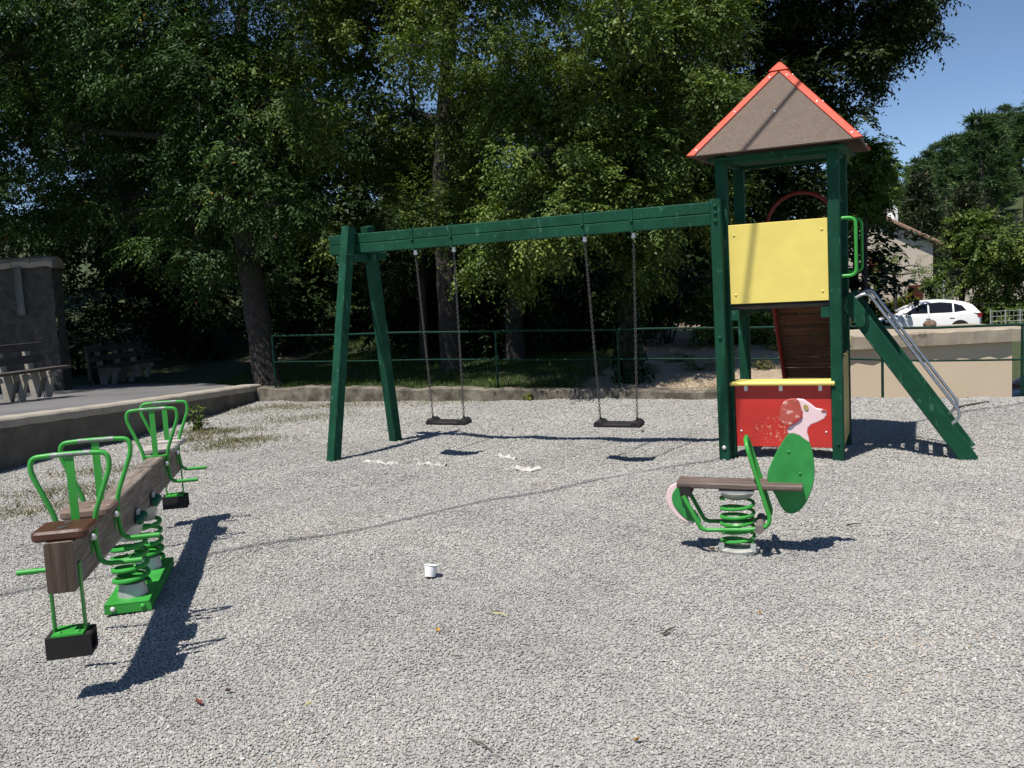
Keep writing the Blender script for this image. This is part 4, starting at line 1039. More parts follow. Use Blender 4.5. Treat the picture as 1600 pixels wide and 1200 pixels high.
for i, (px, py, Y, s, lb) in enumerate([(925, 590, 14.2, .22, 'small weed tuft on the bare bank behind the right swing'), (1010, 600, 14.0, .16, 'small weed tuft right of the ivy-clad trunk'), (1095, 595, 14.0, .2, 'green weed tuft on the bare bank left of the tower'), (1060, 570, 15.0, .25, 'olive weed tuft high on the bare bank'), (1200, 590, 13.6, .2, 'weed tuft on the bank seen through the tower')]):
    shrub('weed', lb, px, py, Y, s, s * .9, 60, LEAF_L if i % 2 else DRYGR, 70 + i, .06, .02, per=6, tw=.12, nb=4)
shrub('weed', 'leafy weed growing against the kerb behind the left swing', 770, 612, 13.45, .14, .24, 60, LEAF_L, 80, .07, .03, ground=.0, per=6, tw=.1, nb=5)
shrub('weed', 'low yellowish weed on the gravel against the kerb', 832, 622, 13.15, .16, .1, 40, LEAF_Y, 81, .05, .025, ground=.0, per=6, tw=.08, nb=4)
shrub('weed', 'tall thin weed on the gravel below the retaining wall', 308, 655, 11.6, .08, .36, 34, LEAF_C, 82, .06, .03, ground=.0, per=6, tw=.1, nb=5)

# grass
def blades(name, label, X, Y, Z, h, w, mat, rng, lean=.35):
    n = len(X); P = np.stack([X, Y, Z], 1); D_ = np.stack([rng.normal(0, lean, n), rng.normal(0, lean, n), np.ones(n)], 1)
    Nn = rng.normal(0, 1, (n, 3)); Nn[:, 2] *= .2
    o = leaves(name, P, D_, Nn, h * rng.uniform(.5, 1.3, n), np.full(n, w), mat, np.clip(rng.normal(.45, .22, n), 0, 1))
    return tag(o, label, 'grass', kind='stuff')
rg = np.random.default_rng(5)
n = 46000
t = rg.uniform(-2.5, 6.0, n); d = rg.uniform(.26, 9, n) ; x, y = kxy(t, d)
k = (x > -4.6 - (y - 15) * .75) & (soil_f(x, y) < .45) & (np.sin(x * 1.9 + np.sin(y * 1.3) * 2) * np.sin(y * 1.6 + x) + rg.normal(0, .5, n) > -.7)
blades('grass', 'short dark grass in the shade beyond the kerb', x[k], y[k], t_h(x[k], y[k]) - .01, .085, .011, GRASSM, rg)
X, Y = [], []
for px, py, s, m_ in [(330, 676, .35, 500), (380, 690, .3, 350), (300, 688, .25, 220), (430, 640, .5, 420), (470, 655, .4, 260), (120, 770, .35, 340), (50, 800, .4, 300), (345, 700, .25, 160), (560, 632, .5, 220), (150, 740, .3, 200), (700, 628, .5, 200)]:
    c = on_z(px, py); X.append(rg.normal(c[0], s, m_ * 2)); Y.append(rg.normal(c[1], s * .5, m_ * 2))
X, Y = np.concatenate(X), np.concatenate(Y); tt, dd_ = ktd(X, Y); k = (dd_ < -.02) & (X > wall_x(Y) + .03)
blades('dry_grass', 'thin dry grass sprouting through the gravel near the retaining wall', X[k], Y[k], g_h(X[k], Y[k]), .06, .007, DRYGR, rg, .9)
n = 5000; t = rg.uniform(4.5, 9, n); d = rg.uniform(.2, 7, n); x, y = kxy(t, d); k = np.sin(x * 3 + y) * np.sin(y * 2.3 - x) > .25
blades('bank_grass', 'sparse dry grass on the bare earth bank', x[k], y[k], t_h(x[k], y[k]), .10, .008, DRYGR, rg, .5)

# ================================================================== TERRACE FURNITURE
def bench(label, c, yaw):
    T = thing('bench', label, 'bench', c, yaw, 'park benches on the terrace')
    # own frame: x along the bench, -y is the front
    Lb = 1.75
    for x in (-.55, .0, .55):
        pl = [(.30, 0), (.42, 0), (.52, .80), (.44, .82), (.36, .42), (-.02, .40), (-.05, .33), (.20, .30)]
        obj('support', board([(-.28 + q[0], q[1]) for q in pl], .075, (x, 0, 0), (0, 1, 0), (0, 0, 1)), CONC, T)
        pl = [(.02, 0), (.12, 0), (.02, .335), (-.07, .335)]
        obj('front_leg', board([(-.20 + q[0], q[1]) for q in pl], .075, (x, 0, 0), (0, 1, 0), (0, 0, 1)), CONC, T)
    for y, z in ((-.27, .445), (-.10, .438), (.04, .43)):
        obj('seat_slat', beam((-Lb / 2, y, z), (Lb / 2, y, z), .125, .045, (0, 0, 1), .006), BENCHW, T)
    for z, y in ((.60, .135), (.79, .165)):
        obj('back_slat', beam((-Lb / 2, y, z), (Lb / 2, y, z), .045, .125, (0, .14, 1), .006), BENCHW, T)
    return T
def terr_pt(px, py):
    z = .3
    for _ in range(20):
        p = on_z(px, py, z); z = terr_z(p[1]) - .012
    return p
p = terr_pt(196, 600)
bench('grey slatted bench with concrete supports at the back of the terrace', (p[0], p[1], p[2]), math.radians(77))
p = terr_pt(22, 628)
bench('grey slatted bench cut by the left edge of the picture', (p[0], p[1], p[2]), math.radians(77))
# stone wall with coping and a metal plate
def stone_wall():
    Yw = 16.6
    a = at(98, 590, Yw); zb = terr_z(Yw) - .1; x1 = a[0]; x0 = x1 - 4.5; zt = at(60, 412, Yw)[2]
    T = thing('stone_wall', 'tall dark rough stone wall with rounded coping at the left edge', 'wall', (x1, Yw, zb))
    n = 34; m_ = 20; V, Fq = [], []
    rng = np.random.default_rng(3)
    def face(nx, nz, fx):
        o = len(V)
        for i in range(nx + 1):
            for j in range(nz + 1): V.append(fx(i / nx, j / nz))
        for i in range(nx):
            for j in range(nz): q = o + i * (nz + 1) + j; Fq.append((q, q + nz + 1, q + nz + 2, q + 1))
    h = zt - zb; th = .34
    rough = lambda u, v: .03 * math.sin(u * 31 + math.sin(v * 17) * 2) * math.sin(v * 23 + u * 9) + rng.normal(0, .008)
    face(40, 24, lambda u, v: (-4.5 * u + .0, rough(u * 3, v), h * v))
    face(8, 24, lambda u, v: (rough(u, v * 2) * .6, th * u, h * v))
    obj('stonework', (V, Fq), STONE, T)
    cv, cf = [], []
    N_ = 40
    for i in range(N_ + 1):
        x = .05 - 4.55 * i / N_
        for k, (yy, zz) in enumerate(((-.06, -.06), (-.07, .04), (.0, .11), (.17, .15), (.34, .11), (.42, .0), (.40, -.06))):
            cv.append((x, yy + .008 * math.sin(i * 2.1 + k), h + zz + .012 * math.sin(i * 1.3 + k) + (.0 if i else -.03)))
    for i in range(N_):
        for k in range(7): cf.append((i * 7 + k, i * 7 + (k + 1) % 7, (i + 1) * 7 + (k + 1) % 7, (i + 1) * 7 + k))
    cf += [tuple(range(7)), tuple(range(N_ * 7, N_ * 7 + 7))]
    obj('coping', (cv, cf), CONC, T)
    q0, q1 = at(23, 418, Yw - .06), at(41, 492, Yw - .06)
    pl = obj('metal_plate', box((q0[0] + q1[0]) / 2 - x1, -.06, (q0[2] + q1[2]) / 2 - zb, q1[0] - q0[0], .06, q0[2] - q1[2]), GREYP, T)
    obj('plate_frame', join(box((q0[0] + q1[0]) / 2 - x1, -.095, q0[2] - zb, q1[0] - q0[0] + .02, .012, .03), box(q0[0] - x1, -.095, (q0[2] + q1[2]) / 2 - zb, .02, .012, q0[2] - q1[2])), GREYP, pl)
stone_wall()
def litter_bin():
    p = at(150, 545, 18.8); z = terr_z(18.0) - .02
    T = thing('litter_bin', 'dark green litter bin behind the bench under the trees', 'litter bin', (p[0], p[1], z))
    obj('body', lathe([(.02, .08), (.20, .08), (.225, .78), (.205, .78), (.19, .14), (.02, .14)], 20), BINM, T, True)
    obj('rim', tube([(.225 * math.cos(a), .225 * math.sin(a), .79) for a in np.linspace(0, 2 * math.pi, 24, endpoint=False)], .016, 6, True), GREYP, T, True)
    obj('post', tube([(.0, .26, 0), (0, .26, 1.0)], .025, 8), BINM, T, True)
    obj('foot', lathe([(.01, 0), (.14, 0), (.14, .07), (.01, .08)], 16), BINM, T, True)
litter_bin()

# ================================================================== RIGHT BACKGROUND
def garage():
    Yf = 17.2
    a = at(1581, 624, Yf); x1 = a[0]; x0 = at(1296, 620, Yf)[0]; zt = at(1450, 540, Yf)[2]; zb = -1.9; dp = 1.75
    T = thing('garage', 'low beige rendered garage with thick flat concrete roof behind the railing', 'garage', (x1, Yf, zb))
    obj('wall', join(box((x0 - x1) / 2, dp / 2, (zt - zb) / 2, x1 - x0, dp, zt - zb)), PLASTER, T)
    sx0, sx1 = x0 - x1 - .15, .24
    n = 26; v, f = [], []
    for i in range(n + 1):
        x = sx0 + (sx1 - sx0) * i / n; e = .012 * math.sin(i * 1.9)
        for y, z in ((-.11 + e, 0.004), (-.115 + e, .24 + e * .5), (-.09, .27), (dp + .2, .262), (dp + .2, .004)): v.append((x, y, zt - zb + z))
    for i in range(n):
        for k in range(5): f.append((i * 5 + k, i * 5 + (k + 1) % 5, (i + 1) * 5 + (k + 1) % 5, (i + 1) * 5 + k))
    f += [tuple(range(5)), tuple(range(n * 5, n * 5 + 5))]
    obj('roof_slab', (v, f), SLABM, T)
    p = at(1453, 508, Yf + 1.2)
    rng = np.random.default_rng(2); pv, pf = lathe([(.02, 0), (.10, .0), (.115, .06), (.08, .12), (.02, .14)], 10)
    pv = [(q[0] * 1.15 + rng.normal(0, .012), q[1] + rng.normal(0, .012), q[2] + rng.normal(0, .01)) for q in pv]
    tag(obj('rock', (pv, pf), ROCKM, origin=None), 'brown rock lying on the flat garage roof', 'rock').location = (p[0], p[1], zt + .28)
SLABM = stonem('stained_roof_concrete', [(0.28, (.12, .09, .065)), (0.42, (.34, .285, .215)), (0.75, (.46, .40, .31))], 2.6, bmp=.4, dist=.015)
ROCKM = stonem('brown_rock', [(0.3, (.10, .065, .045)), (.7, (.26, .18, .13))], 8, bmp=.8, dist=.03)
garage()
def car(label, paint, loc, yaw):
    """five-door hatchback, nose towards -x, about 4.2 m long"""
    T = thing('car', label, 'car', loc, yaw)
    # lower body: stations along x with half width, sill, shoulder height
    st = [(-2.10, .52, .38, .56), (-2.04, .70, .24, .66), (-1.85, .83, .20, .72), (-1.45, .885, .19, .82), (-1.0, .89, .18, .90), (-.5, .89, .18, .935), (.3, .89, .18, .95), (1.1, .89, .18, .975), (1.7, .87, .20, .985), (1.98, .80, .26, .96), (2.08, .66, .36, .90)]
    v, f = [], []
    for x, w, zs, zt in st:
        pr = [(-w * .86, zs), (-w, zs + .12), (-w * 1.0, zs + (zt - zs) * .62), (-w * .97, zt - .05), (-w * .88, zt), (0, zt + .035), (w * .88, zt), (w * .97, zt - .05), (w, zs + (zt - zs) * .62), (w, zs + .12), (w * .86, zs)]
        for y, z in pr: v.append((x, y, z))
    n = 11
    for i in range(len(st) - 1):
        for k in range(n): f.append((i * n + k, i * n + (k + 1) % n, (i + 1) * n + (k + 1) % n, (i + 1) * n + k))
    f += [tuple(range(n)), tuple(range((len(st) - 1) * n, len(st) * n))]
    body = obj('body', (v, f), paint, T, True)
    # cabin: roof skin and pillars painted, glass set proud
    cs = [(-1.15, .80, .92), (-.62, .73, 1.21), (-.2, .67, 1.38), (.15, .655, 1.455), (.6, .65, 1.475), (1.05, .64, 1.445), (1.45, .63, 1.375), (1.78, .64, 1.25), (2.02, .74, .97)]
    v, f = [], []
    for x, w, z in cs:
        xb = np.interp(x, [-1.05, 2.02], [-1.05, 2.0]); wb = .84
        zb = np.interp(xb, [q[0] for q in st], [q[3] for q in st]) - .03
        for y, zz in ((-wb, min(zb, z)), (-w, z - .02), (-w * .8, z + .015), (w * .8, z + .015), (w, z - .02), (wb, min(zb, z))): v.append((x, y, zz))
    n = 6
    for i in range(len(cs) - 1):
        for k in range(n): f.append((i * n + k, i * n + (k + 1) % n, (i + 1) * n + (k + 1) % n, (i + 1) * n + k))
    f += [tuple(range(n)), tuple(range((len(cs) - 1) * n, len(cs) * n))]
    cab = obj('cabin', (v, f), paint, T, True)
    def side_pt(x, z, s, e=.012):
        zb = np.interp(x, [q[0] for q in st], [q[3] for q in st]) - .03; zt = np.interp(x, [q[0] for q in cs], [q[2] for q in cs]) - .02
        wt = np.interp(x, [q[0] for q in cs], [q[1] for q in cs]); u = min(1, max(0, (z - zb) / max(zt - zb, .01)))
        return (x, s * (.84 + (wt - .84) * u + e), z)
    for s in (-1, 1):
        for pl in ([(-.74, .99), (.12, .99), (.12, 1.37), (-.10, 1.33), (-.36, 1.22)], [(.18, .99), (1.02, 1.0), (1.02, 1.35), (.60, 1.40), (.18, 1.38)], [(1.08, 1.0), (1.52, 1.05), (1.38, 1.24), (1.08, 1.335)]):
            vv = [side_pt(x, z, s) for x, z in pl] + [side_pt(x, z, s, -.02) for x, z in pl]; k = len(pl)
            obj('side_window', (vv, [tuple(range(k)), tuple(range(k, 2 * k))[::-1]] + [(i, (i + 1) % k, k + (i + 1) % k, k + i) for i in range(k)]), CGLASS, cab)
        for x in (.12, .98): obj('door_handle', box(x, s * .893, .80, .17, .03, .03), paint, body)
        obj('door_seam', box(.155, s * .884, .62, .008, .02, .60), CGLASS, body); obj('door_seam', box(-.80, s * .884, .60, .008, .02, .55), CGLASS, body)
        mir = obj('mirror', box(-.58, s * .97, 1.0, .12, .17, .11), CGLASS, body)
        hl = [(-1.96, s * .66, .63), (-1.55, s * .868, .70), (-1.50, s * .868, .78), (-1.85, s * .70, .745)]
        obj('headlight', (hl + [(x * .98, y * .96, z) for x, y, z in hl], [(0, 1, 2, 3), (7, 6, 5, 4), (0, 4, 5, 1), (1, 5, 6, 2), (2, 6, 7, 3), (3, 7, 4, 0)]), LAMPG, body)
        obj('tail_light', box(1.985, s * .72, .86, .16, .20, .16), LAMPR, body)
    ws = [(-1.10, -.62, .975), (-1.10, .62, .975), (-.24, .56, 1.395), (-.24, -.56, 1.395)]
    obj('windscreen', (ws + [(x + .05, y, z - .03) for x, y, z in ws], [(0, 1, 2, 3), (7, 6, 5, 4), (0, 4, 5, 1), (1, 5, 6, 2), (2, 6, 7, 3), (3, 7, 4, 0)]), CGLASS, cab)
    obj('grille', join(box(-2.095, 0, .60, .04, .9, .07), box(-2.085, 0, .36, .04, 1.0, .13)), CGLASS, body)
    for x in (-1.33, 1.27):
        for s in (-1, 1):
            obj('wheel_arch', lathe([(.02, -.02), (.36, -.02), (.36, .006), (.02, .006)], 24, (x, s * .888, .33), 1), TYRE, body)
            w = obj('wheel', lathe([(.18, -.10), (.29, -.10), (.315, -.07), (.315, .07), (.29, .10), (.18, .10)], 26, (x, s * .80, .315), 1), TYRE, T, True)
            obj('rim', lathe([(.02, -.105), (.19, -.10), (.22, -.085), (.22, .085), (.19, .10), (.02, .105)], 20, (x, s * .805, .315), 1), CGLASS, w, True)
            for q in range(5):
                a = q * 2 * math.pi / 5 + .3
                obj('spoke', beam((x + .04 * math.cos(a), s * .912, .315 + .04 * math.sin(a)), (x + .205 * math.cos(a), s * .905, .315 + .205 * math.sin(a)), .055, .02, (0, 1, 0)), RIM, w)
    return T
p = at(1438, 508, 36.0)
car('white hatchback parked beyond the flat garage roof', CARW, (p[0], p[1], -1.10), math.radians(-14))
p = at(1608, 600, 16.8)
car('black car at the right edge beside the garage', CARB, (p[0] + 1.9, p[1] + 1.3, -1.80), math.radians(8))
rv, rf = [], []
xs = np.linspace(-2, 60, 40)
for x in xs:
    for yy in (33.2, 41.5): rv.append((x, yy, float(t_h(np.array(max(x, 14.0)), np.array(yy))) * 0 - 1.105))
for i in range(len(xs) - 1): rf.append((2 * i, 2 * i + 2, 2 * i + 3, 2 * i + 1))
tag(obj('road', (rv, rf), ASPH), kind='structure')

def house():
    Yh = 47.0
    x1 = at(1458, 470, Yh)[0]; x0 = x1 - 7.4; zb = -.9; ze = at(1458, 380, Yh)[2]; zr = ze + 3.7 * .50; dp = 9.0
    T = thing('house', 'cream rendered house with clay tiled roof half hidden by trees at right', 'house', (x1, Yh, zb))
    w = x1 - x0; e, r_ = ze - zb, zr - zb
    prof = [(0, 0), (-w, 0), (-w, e), (-w / 2, r_), (0, e)]
    v = [(x, y, z) for y in (0, dp) for x, z in prof]
    obj('wall', (v, [tuple(range(5)), tuple(range(5, 10))] + [(i, (i + 1) % 5, 5 + (i + 1) % 5, 5 + i) for i in range(5)]), HOUSEW, T)
    roof = None
    for s in (1, -1):
        a = np.array([-w / 2, 0, r_ + .05]); b = np.array([(0 if s > 0 else -w) + s * .45, 0, e - .45 * (r_ - e) / (w / 2) + .05])
        ms = []
        d = b - a; un = nrm(np.cross((0, 1, 0), d)) * (1 if s > 0 else 1)
        q = [a, b, b + np.array([0, dp + .6, 0]), a + np.array([0, dp + .6, 0])]
        q = [x + np.array([0, -.3, 0]) for x in q]; up = np.array([0, 0, .12])
        rf_ = obj('roof_slope', ([tuple(x) for x in q] + [tuple(x + up) for x in q], [(0, 1, 2, 3), (4, 5, 6, 7), (0, 1, 5, 4), (1, 2, 6, 5), (2, 3, 7, 6), (3, 0, 4, 7)]), TILE, T)
        for k in range(30):
            y = -.28 + (dp + .56) * (k + .5) / 30
            ms.append(tube([a + np.array([0, y, .13]), b + np.array([0, y, .13])], .085, 6))
        obj('tile_rows', join(*ms), TILE, rf_)['kind'] = 'stuff'
        if s > 0: roof = rf_
    ch = at(1392, 352, Yh + 3)
    obj('chimney', box(ch[0] - x1, 3.0, r_ - .1, .55, .55, 1.0), WHITEP, roof)
    def opening(nm, ax, ay, bx, by, label=None):
        p, q = at(ax, ay, Yh), at(bx, by, Yh)
        wd, hh = q[0] - p[0], p[2] - q[2]; cx, cz = (p[0] + q[0]) / 2 - x1, (p[2] + q[2]) / 2 - zb
        fr_ = obj(nm, join(box(cx, -.03, cz, wd, .06, hh)), SHUT, T)
        for s in (-1, 1):
            obj('shutter', box(cx + s * wd * .245, -.075, cz, wd * .46, .035, hh * .96), SHUT, fr_)
            for k in range(5): obj('louvre', box(cx + s * wd * .245, -.097, cz + hh * (k - 2) * .18, wd * .38, .012, .05), SHUT, fr_)
        obj('sill', box(cx, -.08, cz - hh / 2 - .05, wd + .2, .18, .09), CONC, fr_)
    opening('window', 1357, 396, 1380, 424); opening('door', 1418, 446, 1441, 474)
    dsh = at(1390, 345, Yh + 2.0)
    dh = thing('satellite_dish', 'white satellite dish on the roof of the cream house', 'satellite dish', (dsh[0], dsh[1], dsh[2] - .5))
    obj('dish', lathe([(.02, .0), (.25, .04), (.42, .14), (.43, .14), (.26, .02), (.02, -.03)], 20, (0, -.15, .5), 1), WHITEP, dh, True)
    obj('mast', tube([(0, 0, -1.2), (0, 0, .5)], .03, 8), GREYP, dh, True)
house()
# small lamp post and white globe, wire fence
p = at(1475, 470, 41.0); zg_ = float(t_h(p[0], p[1]))
T = thing('lamp_post', 'thin grey post standing behind the white hatchback', 'post', (p[0], p[1], zg_))
obj('pole', tube([(0, 0, 0), (0, 0, at(1475, 440, 41.0)[2] - zg_)], .06, 10), DULL, T, True)
obj('cap', lathe([(.02, 0), (.08, 0), (.08, .05), (.02, .08)], 12, (0, 0, at(1475, 440, 41.0)[2] - zg_ - .02)), DULL, T, True)
p = at(1495, 452, 43.0); zg_ = float(t_h(p[0], p[1]))
T = thing('round_sign', 'white round disc on a post right of the thin grey post', 'sign', (p[0], p[1], zg_))
obj('disc', lathe([(.02, -.02), (.28, -.02), (.30, 0), (.28, .02), (.02, .02)], 22, (0, 0, p[2] - zg_), 1), WHITEP, T, True)
obj('post', tube([(0, .05, 0), (0, .05, p[2] - zg_ + .2)], .03, 8), DULL, T, True)
def wire_fence():
    a, b = at(1548, 500, 33.0), at(1640, 500, 33.0); zg_ = -1.3
    T = thing('wire_fence', 'grey wire mesh fence at the right edge beyond the garage', 'fence', (a[0], 33.0, zg_))
    n = 5; L_ = b[0] - a[0]; h = 1.25
    for i in range(n): obj('post', tube([(L_ * i / (n - 1), 0, 0), (L_ * i / (n - 1), 0, h + .05)], .025, 8), DULL, T, True)
    for k in range(7): obj('wire', tube([(0, 0, .1 + k * .19), (L_, 0, .1 + k * .19)], .010, 5), DULL, T)
    for k in range(14): obj('upright_wire', tube([(L_ * (k + .5) / 14, .005, .05), (L_ * (k + .5) / 14, .005, h)], .008, 4), DULL, T)
wire_fence()
wv = at(1560, 480, 44.0)
WL = obj('garden_wall', box(0, 0, .6, 9.0, .35, 1.5), HOUSEW, origin=None); WL.location = (wv[0] + 2.4, 44.0, -.6)
tag(WL, 'pale low garden wall behind the shrubs at the right edge', 'wall')

# broadleaf trees and shrubs round the house
def small_tree(label, px, Y, poly, nb, Rr, n, mat, seed, r=.1, ll=.16, lw=.08, per=9, tw=.5, lean=0):
    rng = np.random.default_rng(seed); b = px_blobs(poly, nb, Y, Rr, rng, Rr[1])
    P = np.array(poly); cx, cy = P[:, 0].mean(), P[:, 1].mean()
    g = gz(px, Y)
    return tree('leafy_tree', label, [g, at((px * 2 + cx) / 3 + lean, (cy * .5 + P[:, 1].max() * .5), Y), at(cx, cy, Y), at(cx, P[:, 1].min() + 15, Y)], [r, r * .8, r * .5, r * .2], b, n, per, tw, ll, lw, mat, .15, seed, limbs=9)
small_tree('loose light green tree between the tower roof and the sky', 1350, 27, [(1325, 225), (1372, 205), (1392, 240), (1370, 300), (1335, 330), (1320, 300)], 7, (.3, .5), 380, LEAF_L, 91)
small_tree('green tree filling the gap right of the tower above the ladder', 1335, 29, [(1318, 290), (1372, 280), (1378, 330), (1350, 375), (1330, 400), (1318, 400)], 8, (.35, .55), 240, LEAF_C, 92)
small_tree('airy pale tree in front of the cream house wall', 1400, 39, [(1350, 390), (1430, 400), (1435, 430), (1400, 450), (1350, 440)], 8, (.3, .5), 60, LEAF_L, 93, .09, .15, .06)
small_tree('bright olive tree behind the rear of the white hatchback', 1500, 40, [(1488, 350), (1545, 330), (1560, 420), (1525, 450), (1485, 420)], 12, (.6, .95), 620, LEAF_C, 94, .14)
small_tree('wide green tree at the right edge above the wire fence', 1570, 38, [(1520, 330), (1640, 320), (1660, 440), (1590, 460), (1530, 440)], 13, (.7, 1.0), 700, LEAF_C, 95, .16)
small_tree('small pale tree beside the cream house corner', 1452, 42, [(1430, 430), (1480, 425), (1485, 455), (1440, 460)], 4, (.3, .45), 60, LEAF_C, 96, .08)
shrub('shrub', 'yellow green clipped bush in front of the cream house', 1384, 480, 40.5, 1.1, 1.5, 800, LEAF_Y, 101, .12, .07, ground=-1.1)
shrub('shrub', 'dark green bush right of the white hatchback', 1562, 500, 38.0, 1.2, 1.9, 700, LEAF_L, 102, .12, .07, ground=-1.3)
shrub('shrub', 'low brownish bush left of the white hatchback', 1346, 500, 33.0, .7, .8, 420, LEAF_D, 103, .1, .05, ground=-1.35)
shrub('shrub', 'yellow green bush behind the tail of the white hatchback', 1536, 480, 39.5, .8, 1.9, 500, LEAF_Y, 104, .12, .07, ground=-1.3)
shrub('shrub', 'green bush under the wide tree at the right edge', 1585, 500, 37.0, 1.2, 1.3, 500, LEAF_C, 105, .12, .07, ground=-1.3)

# conifers on the hillside
def pine_meshes(kind, seed, h):
    rng = np.random.default_rng(seed)
    P, Dv, Nv, ln, wd = [], [], [], [], []
    geo = [tube([(0, 0, -.6), (0.05, 0, h * .4), (0, .05, h * .75), (0, 0, h)], [.19, .15, .08, .02], 8)]
    nl = 13 if kind == 'pine' else 22
    for i in range(nl):
        u = (i + rng.uniform(-.2, .2)) / nl
        z = h * ((.38 if kind == 'pine' else .08) + (.61 if kind == 'pine' else .91) * u)
        R = (1 - u) ** .7 * h * (.155 if kind == 'pine' else .26) + .22
        nb = 6 if kind == 'pine' else 8
        for k in range(nb):
            a = rng.uniform(0, 6.28); r = R * rng.uniform(.55, 1.15); tip = np.array([r * math.cos(a), r * math.sin(a), z + (.18 if kind == 'pine' else -.12) * r])
            if i % 2 == 0: geo.append(tube([(0, 0, z - .1), tuple(tip * .9 + np.array([0, 0, z * .1]))], [.03, .008], 4))
            m_ = 46; s = (rng.uniform(.55, 1.05, m_) if kind == 'pine' else rng.uniform(.3, 1, m_))[:, None]
            c = np.array([0, 0, z]) * (1 - s) + tip * s + rng.normal(0, .17, (m_, 3)) * np.array([1, 1, .5])
            P.append(c); Dv.append(np.array([math.cos(a), math.sin(a), .25]) + rng.normal(0, .7, (m_, 3))); Nv.append(np.array([0, 0, 1.0]) + rng.normal(0, .4, (m_, 3)))
            ln.append(rng.uniform(.28, .55, m_)); wd.append(rng.uniform(.05, .12, m_))
    P, Dv, Nv = map(np.concatenate, (P, Dv, Nv)); ln, wd = np.concatenate(ln), np.concatenate(wd)
    return geo, P, Dv, Nv, ln, wd, np.clip(rng.normal(.45, .22, len(P)), 0, 1)
def conifer(kind, seed, h, mat, label, group=None):
    geo, P, Dv, Nv, ln, wd, rd = pine_meshes(kind, seed, h)
    T = thing('pine_tree' if kind == 'pine' else 'fir_tree', label, 'tree', group=group)
    obj('trunk', join(*geo), BARK_P, T, True)
    leaves('crown', P, Dv, Nv, ln, wd, mat, rd, T)
    return T
PL = 'tall dark pine among the pines covering the hillside at right'
proto = [conifer('pine', 200 + k, h, LEAF_P, PL, 'pines on the hillside') for k, h in enumerate((10.5, 12.0, 9.0))]
rp_ = np.random.default_rng(33); spots = []
for _ in range(4000):
    Y = rp_.uniform(66, 132); px = rp_.uniform(1378, 1680); q = at(px, 300, Y); z = float(t_h(q[0], q[1]))
    yt = np.interp(px, [1372, 1390, 1440, 1500, 1560, 1600, 1680], [292, 268, 238, 190, 160, 135, 100]) + rp_.uniform(0, 85)
    h = at(px, yt, Y)[2] - z
    if 5.5 < h < 16 and all(math.hypot(q[0] - s[0], q[1] - s[1]) > 3.3 for s in spots): spots.append((q[0], q[1], z, h))
    if len(spots) >= 85: break
for i, (x, y, z, h) in enumerate(spots):
    o = proto[i] if i < 3 else copy_tree(proto[i % 3])
    s = (h + .3) / (10.5, 12.0, 9.0)[i % 3]; o.location = (x, y, z - .3); o.scale = (s * 1.1, s * 1.1, s); o.rotation_euler = (rp_.normal(0, .03), rp_.normal(0, .03), rp_.uniform(0, 6.28))
def big_fir(px, ytop, ybot, Y, seed, label):
    zt = at(px, ytop, Y)[2]; q = at(px, ybot, Y); zb = float(t_h(q[0], q[1])); h = zt - zb
    o = conifer('fir', seed, h, LEAF_S, label); o.location = (q[0], q[1], zb); return o
big_fir(1437, 268, 430, 60, 220, 'dark dense fir with browned top above the cream house roof')
big_fir(1512, 285, 430, 62, 221, 'dark broad fir right of the fir with the browned top')

# ================================================================== SMALL THINGS ON THE GRAVEL
p = on_z(672, 902); z = float(g_h(p[0], p[1]))
T = obj('paper_cup', lathe([(.004, .004), (.029, .0), (.0395, .062), (.0425, .063), (.0425, .067), (.037, .067), (.027, .006), (.004, .006)], 24), WHITEP, None, True)
T.location = (p[0], p[1], z + .008); T.rotation_euler = (math.radians(-13), math.radians(8), 0)
tag(T, 'small empty white cup standing on the gravel in the middle', 'cup')
def scrap(label, pts, wdt, seed):
    """crumpled strip of felt half buried in the gravel"""
    rng = np.random.default_rng(seed); P = [on_z(x, y) for x, y in pts]; P = catmull(P, 7); v, f = [], []; m_ = 7
    for i, p in enumerate(P):
        q = nrm(P[min(i + 1, len(P) - 1)] - P[max(i - 1, 0)]); s = np.array([-q[1], q[0], 0]); ww = wdt * (.35 + .65 * math.sin(math.pi * min(1, max(0, (i + .7) / len(P))))) * rng.uniform(.6, 1.35)
        for k in range(m_):
            u = (k / (m_ - 1) - .5); c = p + s * u * ww
            v.append((c[0], c[1], float(g_h(c[0], c[1])) - .001 + .036 * math.exp(-(u * 2.2) ** 2) * (.45 + .55 * math.sin(i * 1.1 + seed + k * .6)) * rng.uniform(.5, 1.0) + rng.normal(0, .005)))
    for i in range(len(P) - 1):
        for k in range(m_ - 1): f.append((i * m_ + k, (i + 1) * m_ + k, (i + 1) * m_ + k + 1, i * m_ + k + 1))
    o = P[len(P) // 2]; ob = obj('felt_scrap', (v, f), FABRIC, None, True, (o[0], o[1], 0))
    ob.modifiers.new('thick', 'SOLIDIFY').thickness = .006
    tag(ob, label, 'felt scrap')
scrap('torn white felt scrap showing through the gravel beside the A-shaped end', [(566, 724), (585, 722), (605, 722), (622, 719)], .11, 1)
scrap('crumpled white felt scrap under the left swing', [(650, 719), (665, 716), (682, 717), (697, 722)], .12, 2)
scrap('small white felt scrap between the swings, farther one', [(778, 709), (790, 714), (806, 720)], .09, 3)
scrap('crumpled white felt scrap between the swings, nearer one', [(806, 731), (824, 735), (845, 732)], .12, 4)
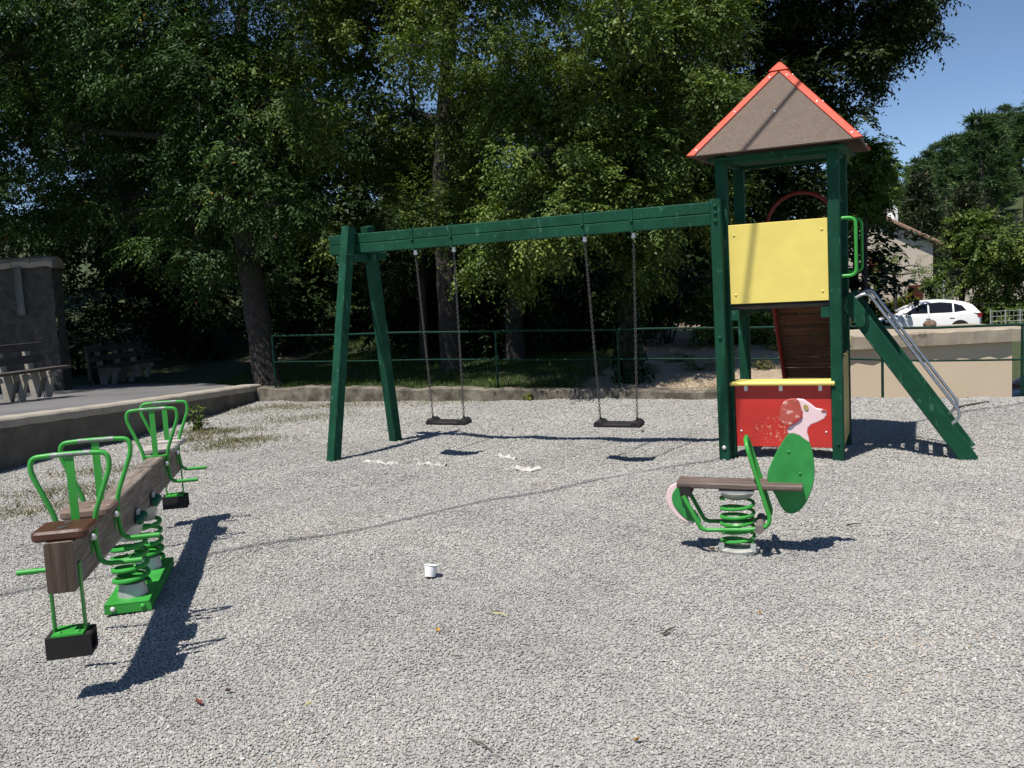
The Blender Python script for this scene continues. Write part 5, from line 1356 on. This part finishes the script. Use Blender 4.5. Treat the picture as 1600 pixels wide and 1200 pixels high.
def dry_leaf(label, px, py, s, col, seed):
    rng = np.random.default_rng(seed); p = on_z(px, py); z = float(g_h(p[0], p[1])) + .012
    v = [(0, -s, .004), (s * .45, -s * .2, .012), (s * .3, s * .5, .008), (0, s, .014), (-s * .35, s * .45, .004), (-s * .45, -s * .25, .010), (0, 0, -.002)]
    o = obj('fallen_leaf', (v, [(i, (i + 1) % 6, 6) for i in range(6)]), col, None); o.location = (p[0], p[1], z); o.rotation_euler = (rng.normal(0, .25), rng.normal(0, .25), rng.uniform(0, 6.28))
    o.modifiers.new('thick', 'SOLIDIFY').thickness = .0012
    tag(o, label, 'leaf')
RUST = painted('rusty_leaf', (.16, .045, .03), .7, scale=60); OCH = painted('ochre_leaf', (.50, .26, .05), .7, scale=60); YLW = painted('yellow_straw', (.55, .48, .14), .7, scale=60); MUD = painted('dark_brown_leaf', (.07, .045, .035), .8, scale=60)
dry_leaf('dark red fallen leaf near the lower left of the gravel', 311, 1102, .024, RUST, 1)
dry_leaf('orange fallen leaf near the bottom of the gravel', 996, 1163, .014, OCH, 2)
dry_leaf('tiny orange leaf right of the dry twig', 1189, 959, .012, OCH, 3)
dry_leaf('dark brown leaf on the gravel behind the right swing', 1004, 674, .05, MUD, 4)
dry_leaf('pale brown leaf below the paper cup', 684, 995, .022, OCH, 5)
dry_leaf('brown leaf beside the base of the dog rider', 1112, 861, .035, OCH, 6)
dry_leaf('dark leaf near the tip of the seesaw shadow', 358, 1084, .02, MUD, 7)
def twig(label, a, b, r, mat=None):
    p, q = on_z(*a), on_z(*b); p[2] = float(g_h(p[0], p[1])) + .014; q[2] = float(g_h(q[0], q[1])) + .016; m_ = (p + q) / 2 + np.array([.004, .006, .004]); o = p.copy()
    tag(obj('twig', tube([p, m_, q], [r, r * .9, r * .5], 6), mat or TWIGM, None, True, o), label, 'twig')
twig('short dark twig on the gravel right of centre', (1036, 989), (1054, 980), .005)
twig('yellow straw on the gravel below the middle', (770, 963), (793, 966), .003, YLW)
twig('thin dark twig near the bottom edge of the gravel', (736, 1163), (772, 1184), .003)
twig('short straw low on the gravel left of centre', (478, 1109), (489, 1106), .003, YLW)
twig('thin twig on the gravel right of the dog rider', (1322, 824), (1345, 821), .005)
twig('stick on the gravel at the far right beyond the ladder', (1490, 640), (1545, 627), .014)

# overhead cable: outside the picture, its shadow crosses gravel, panel and roof
ca = on_z(395, 855)
ray_ = ray(1172, 410); nf = PSA[:3, 1]; o_ = PSA[:3, 3]; cb = CC + ray_ * (np.dot(o_ - CC, nf) / np.dot(ray_, nf))      # the cable's shadow on the yellow panel
ca = ca + SUN / SUN[2] * 7.5; cb = cb + SUN / SUN[2] * (7.5 - cb[2]); cd = nrm(cb - ca)
pa, pb = ca - cd * 22, ca + cd * 30
pm = [pa + (pb - pa) * u + np.array([0, 0, .0]) for u in np.linspace(0, 1, 14)]
T = thing('overhead_cable', 'black overhead cable high above the playground, seen only by its shadow', 'cable', tuple(pa * np.array([1, 1, 0])))
obj('cable', tube(pm, .0175, 8), CABLEM, T, True, tuple(pa * np.array([1, 1, 0])))
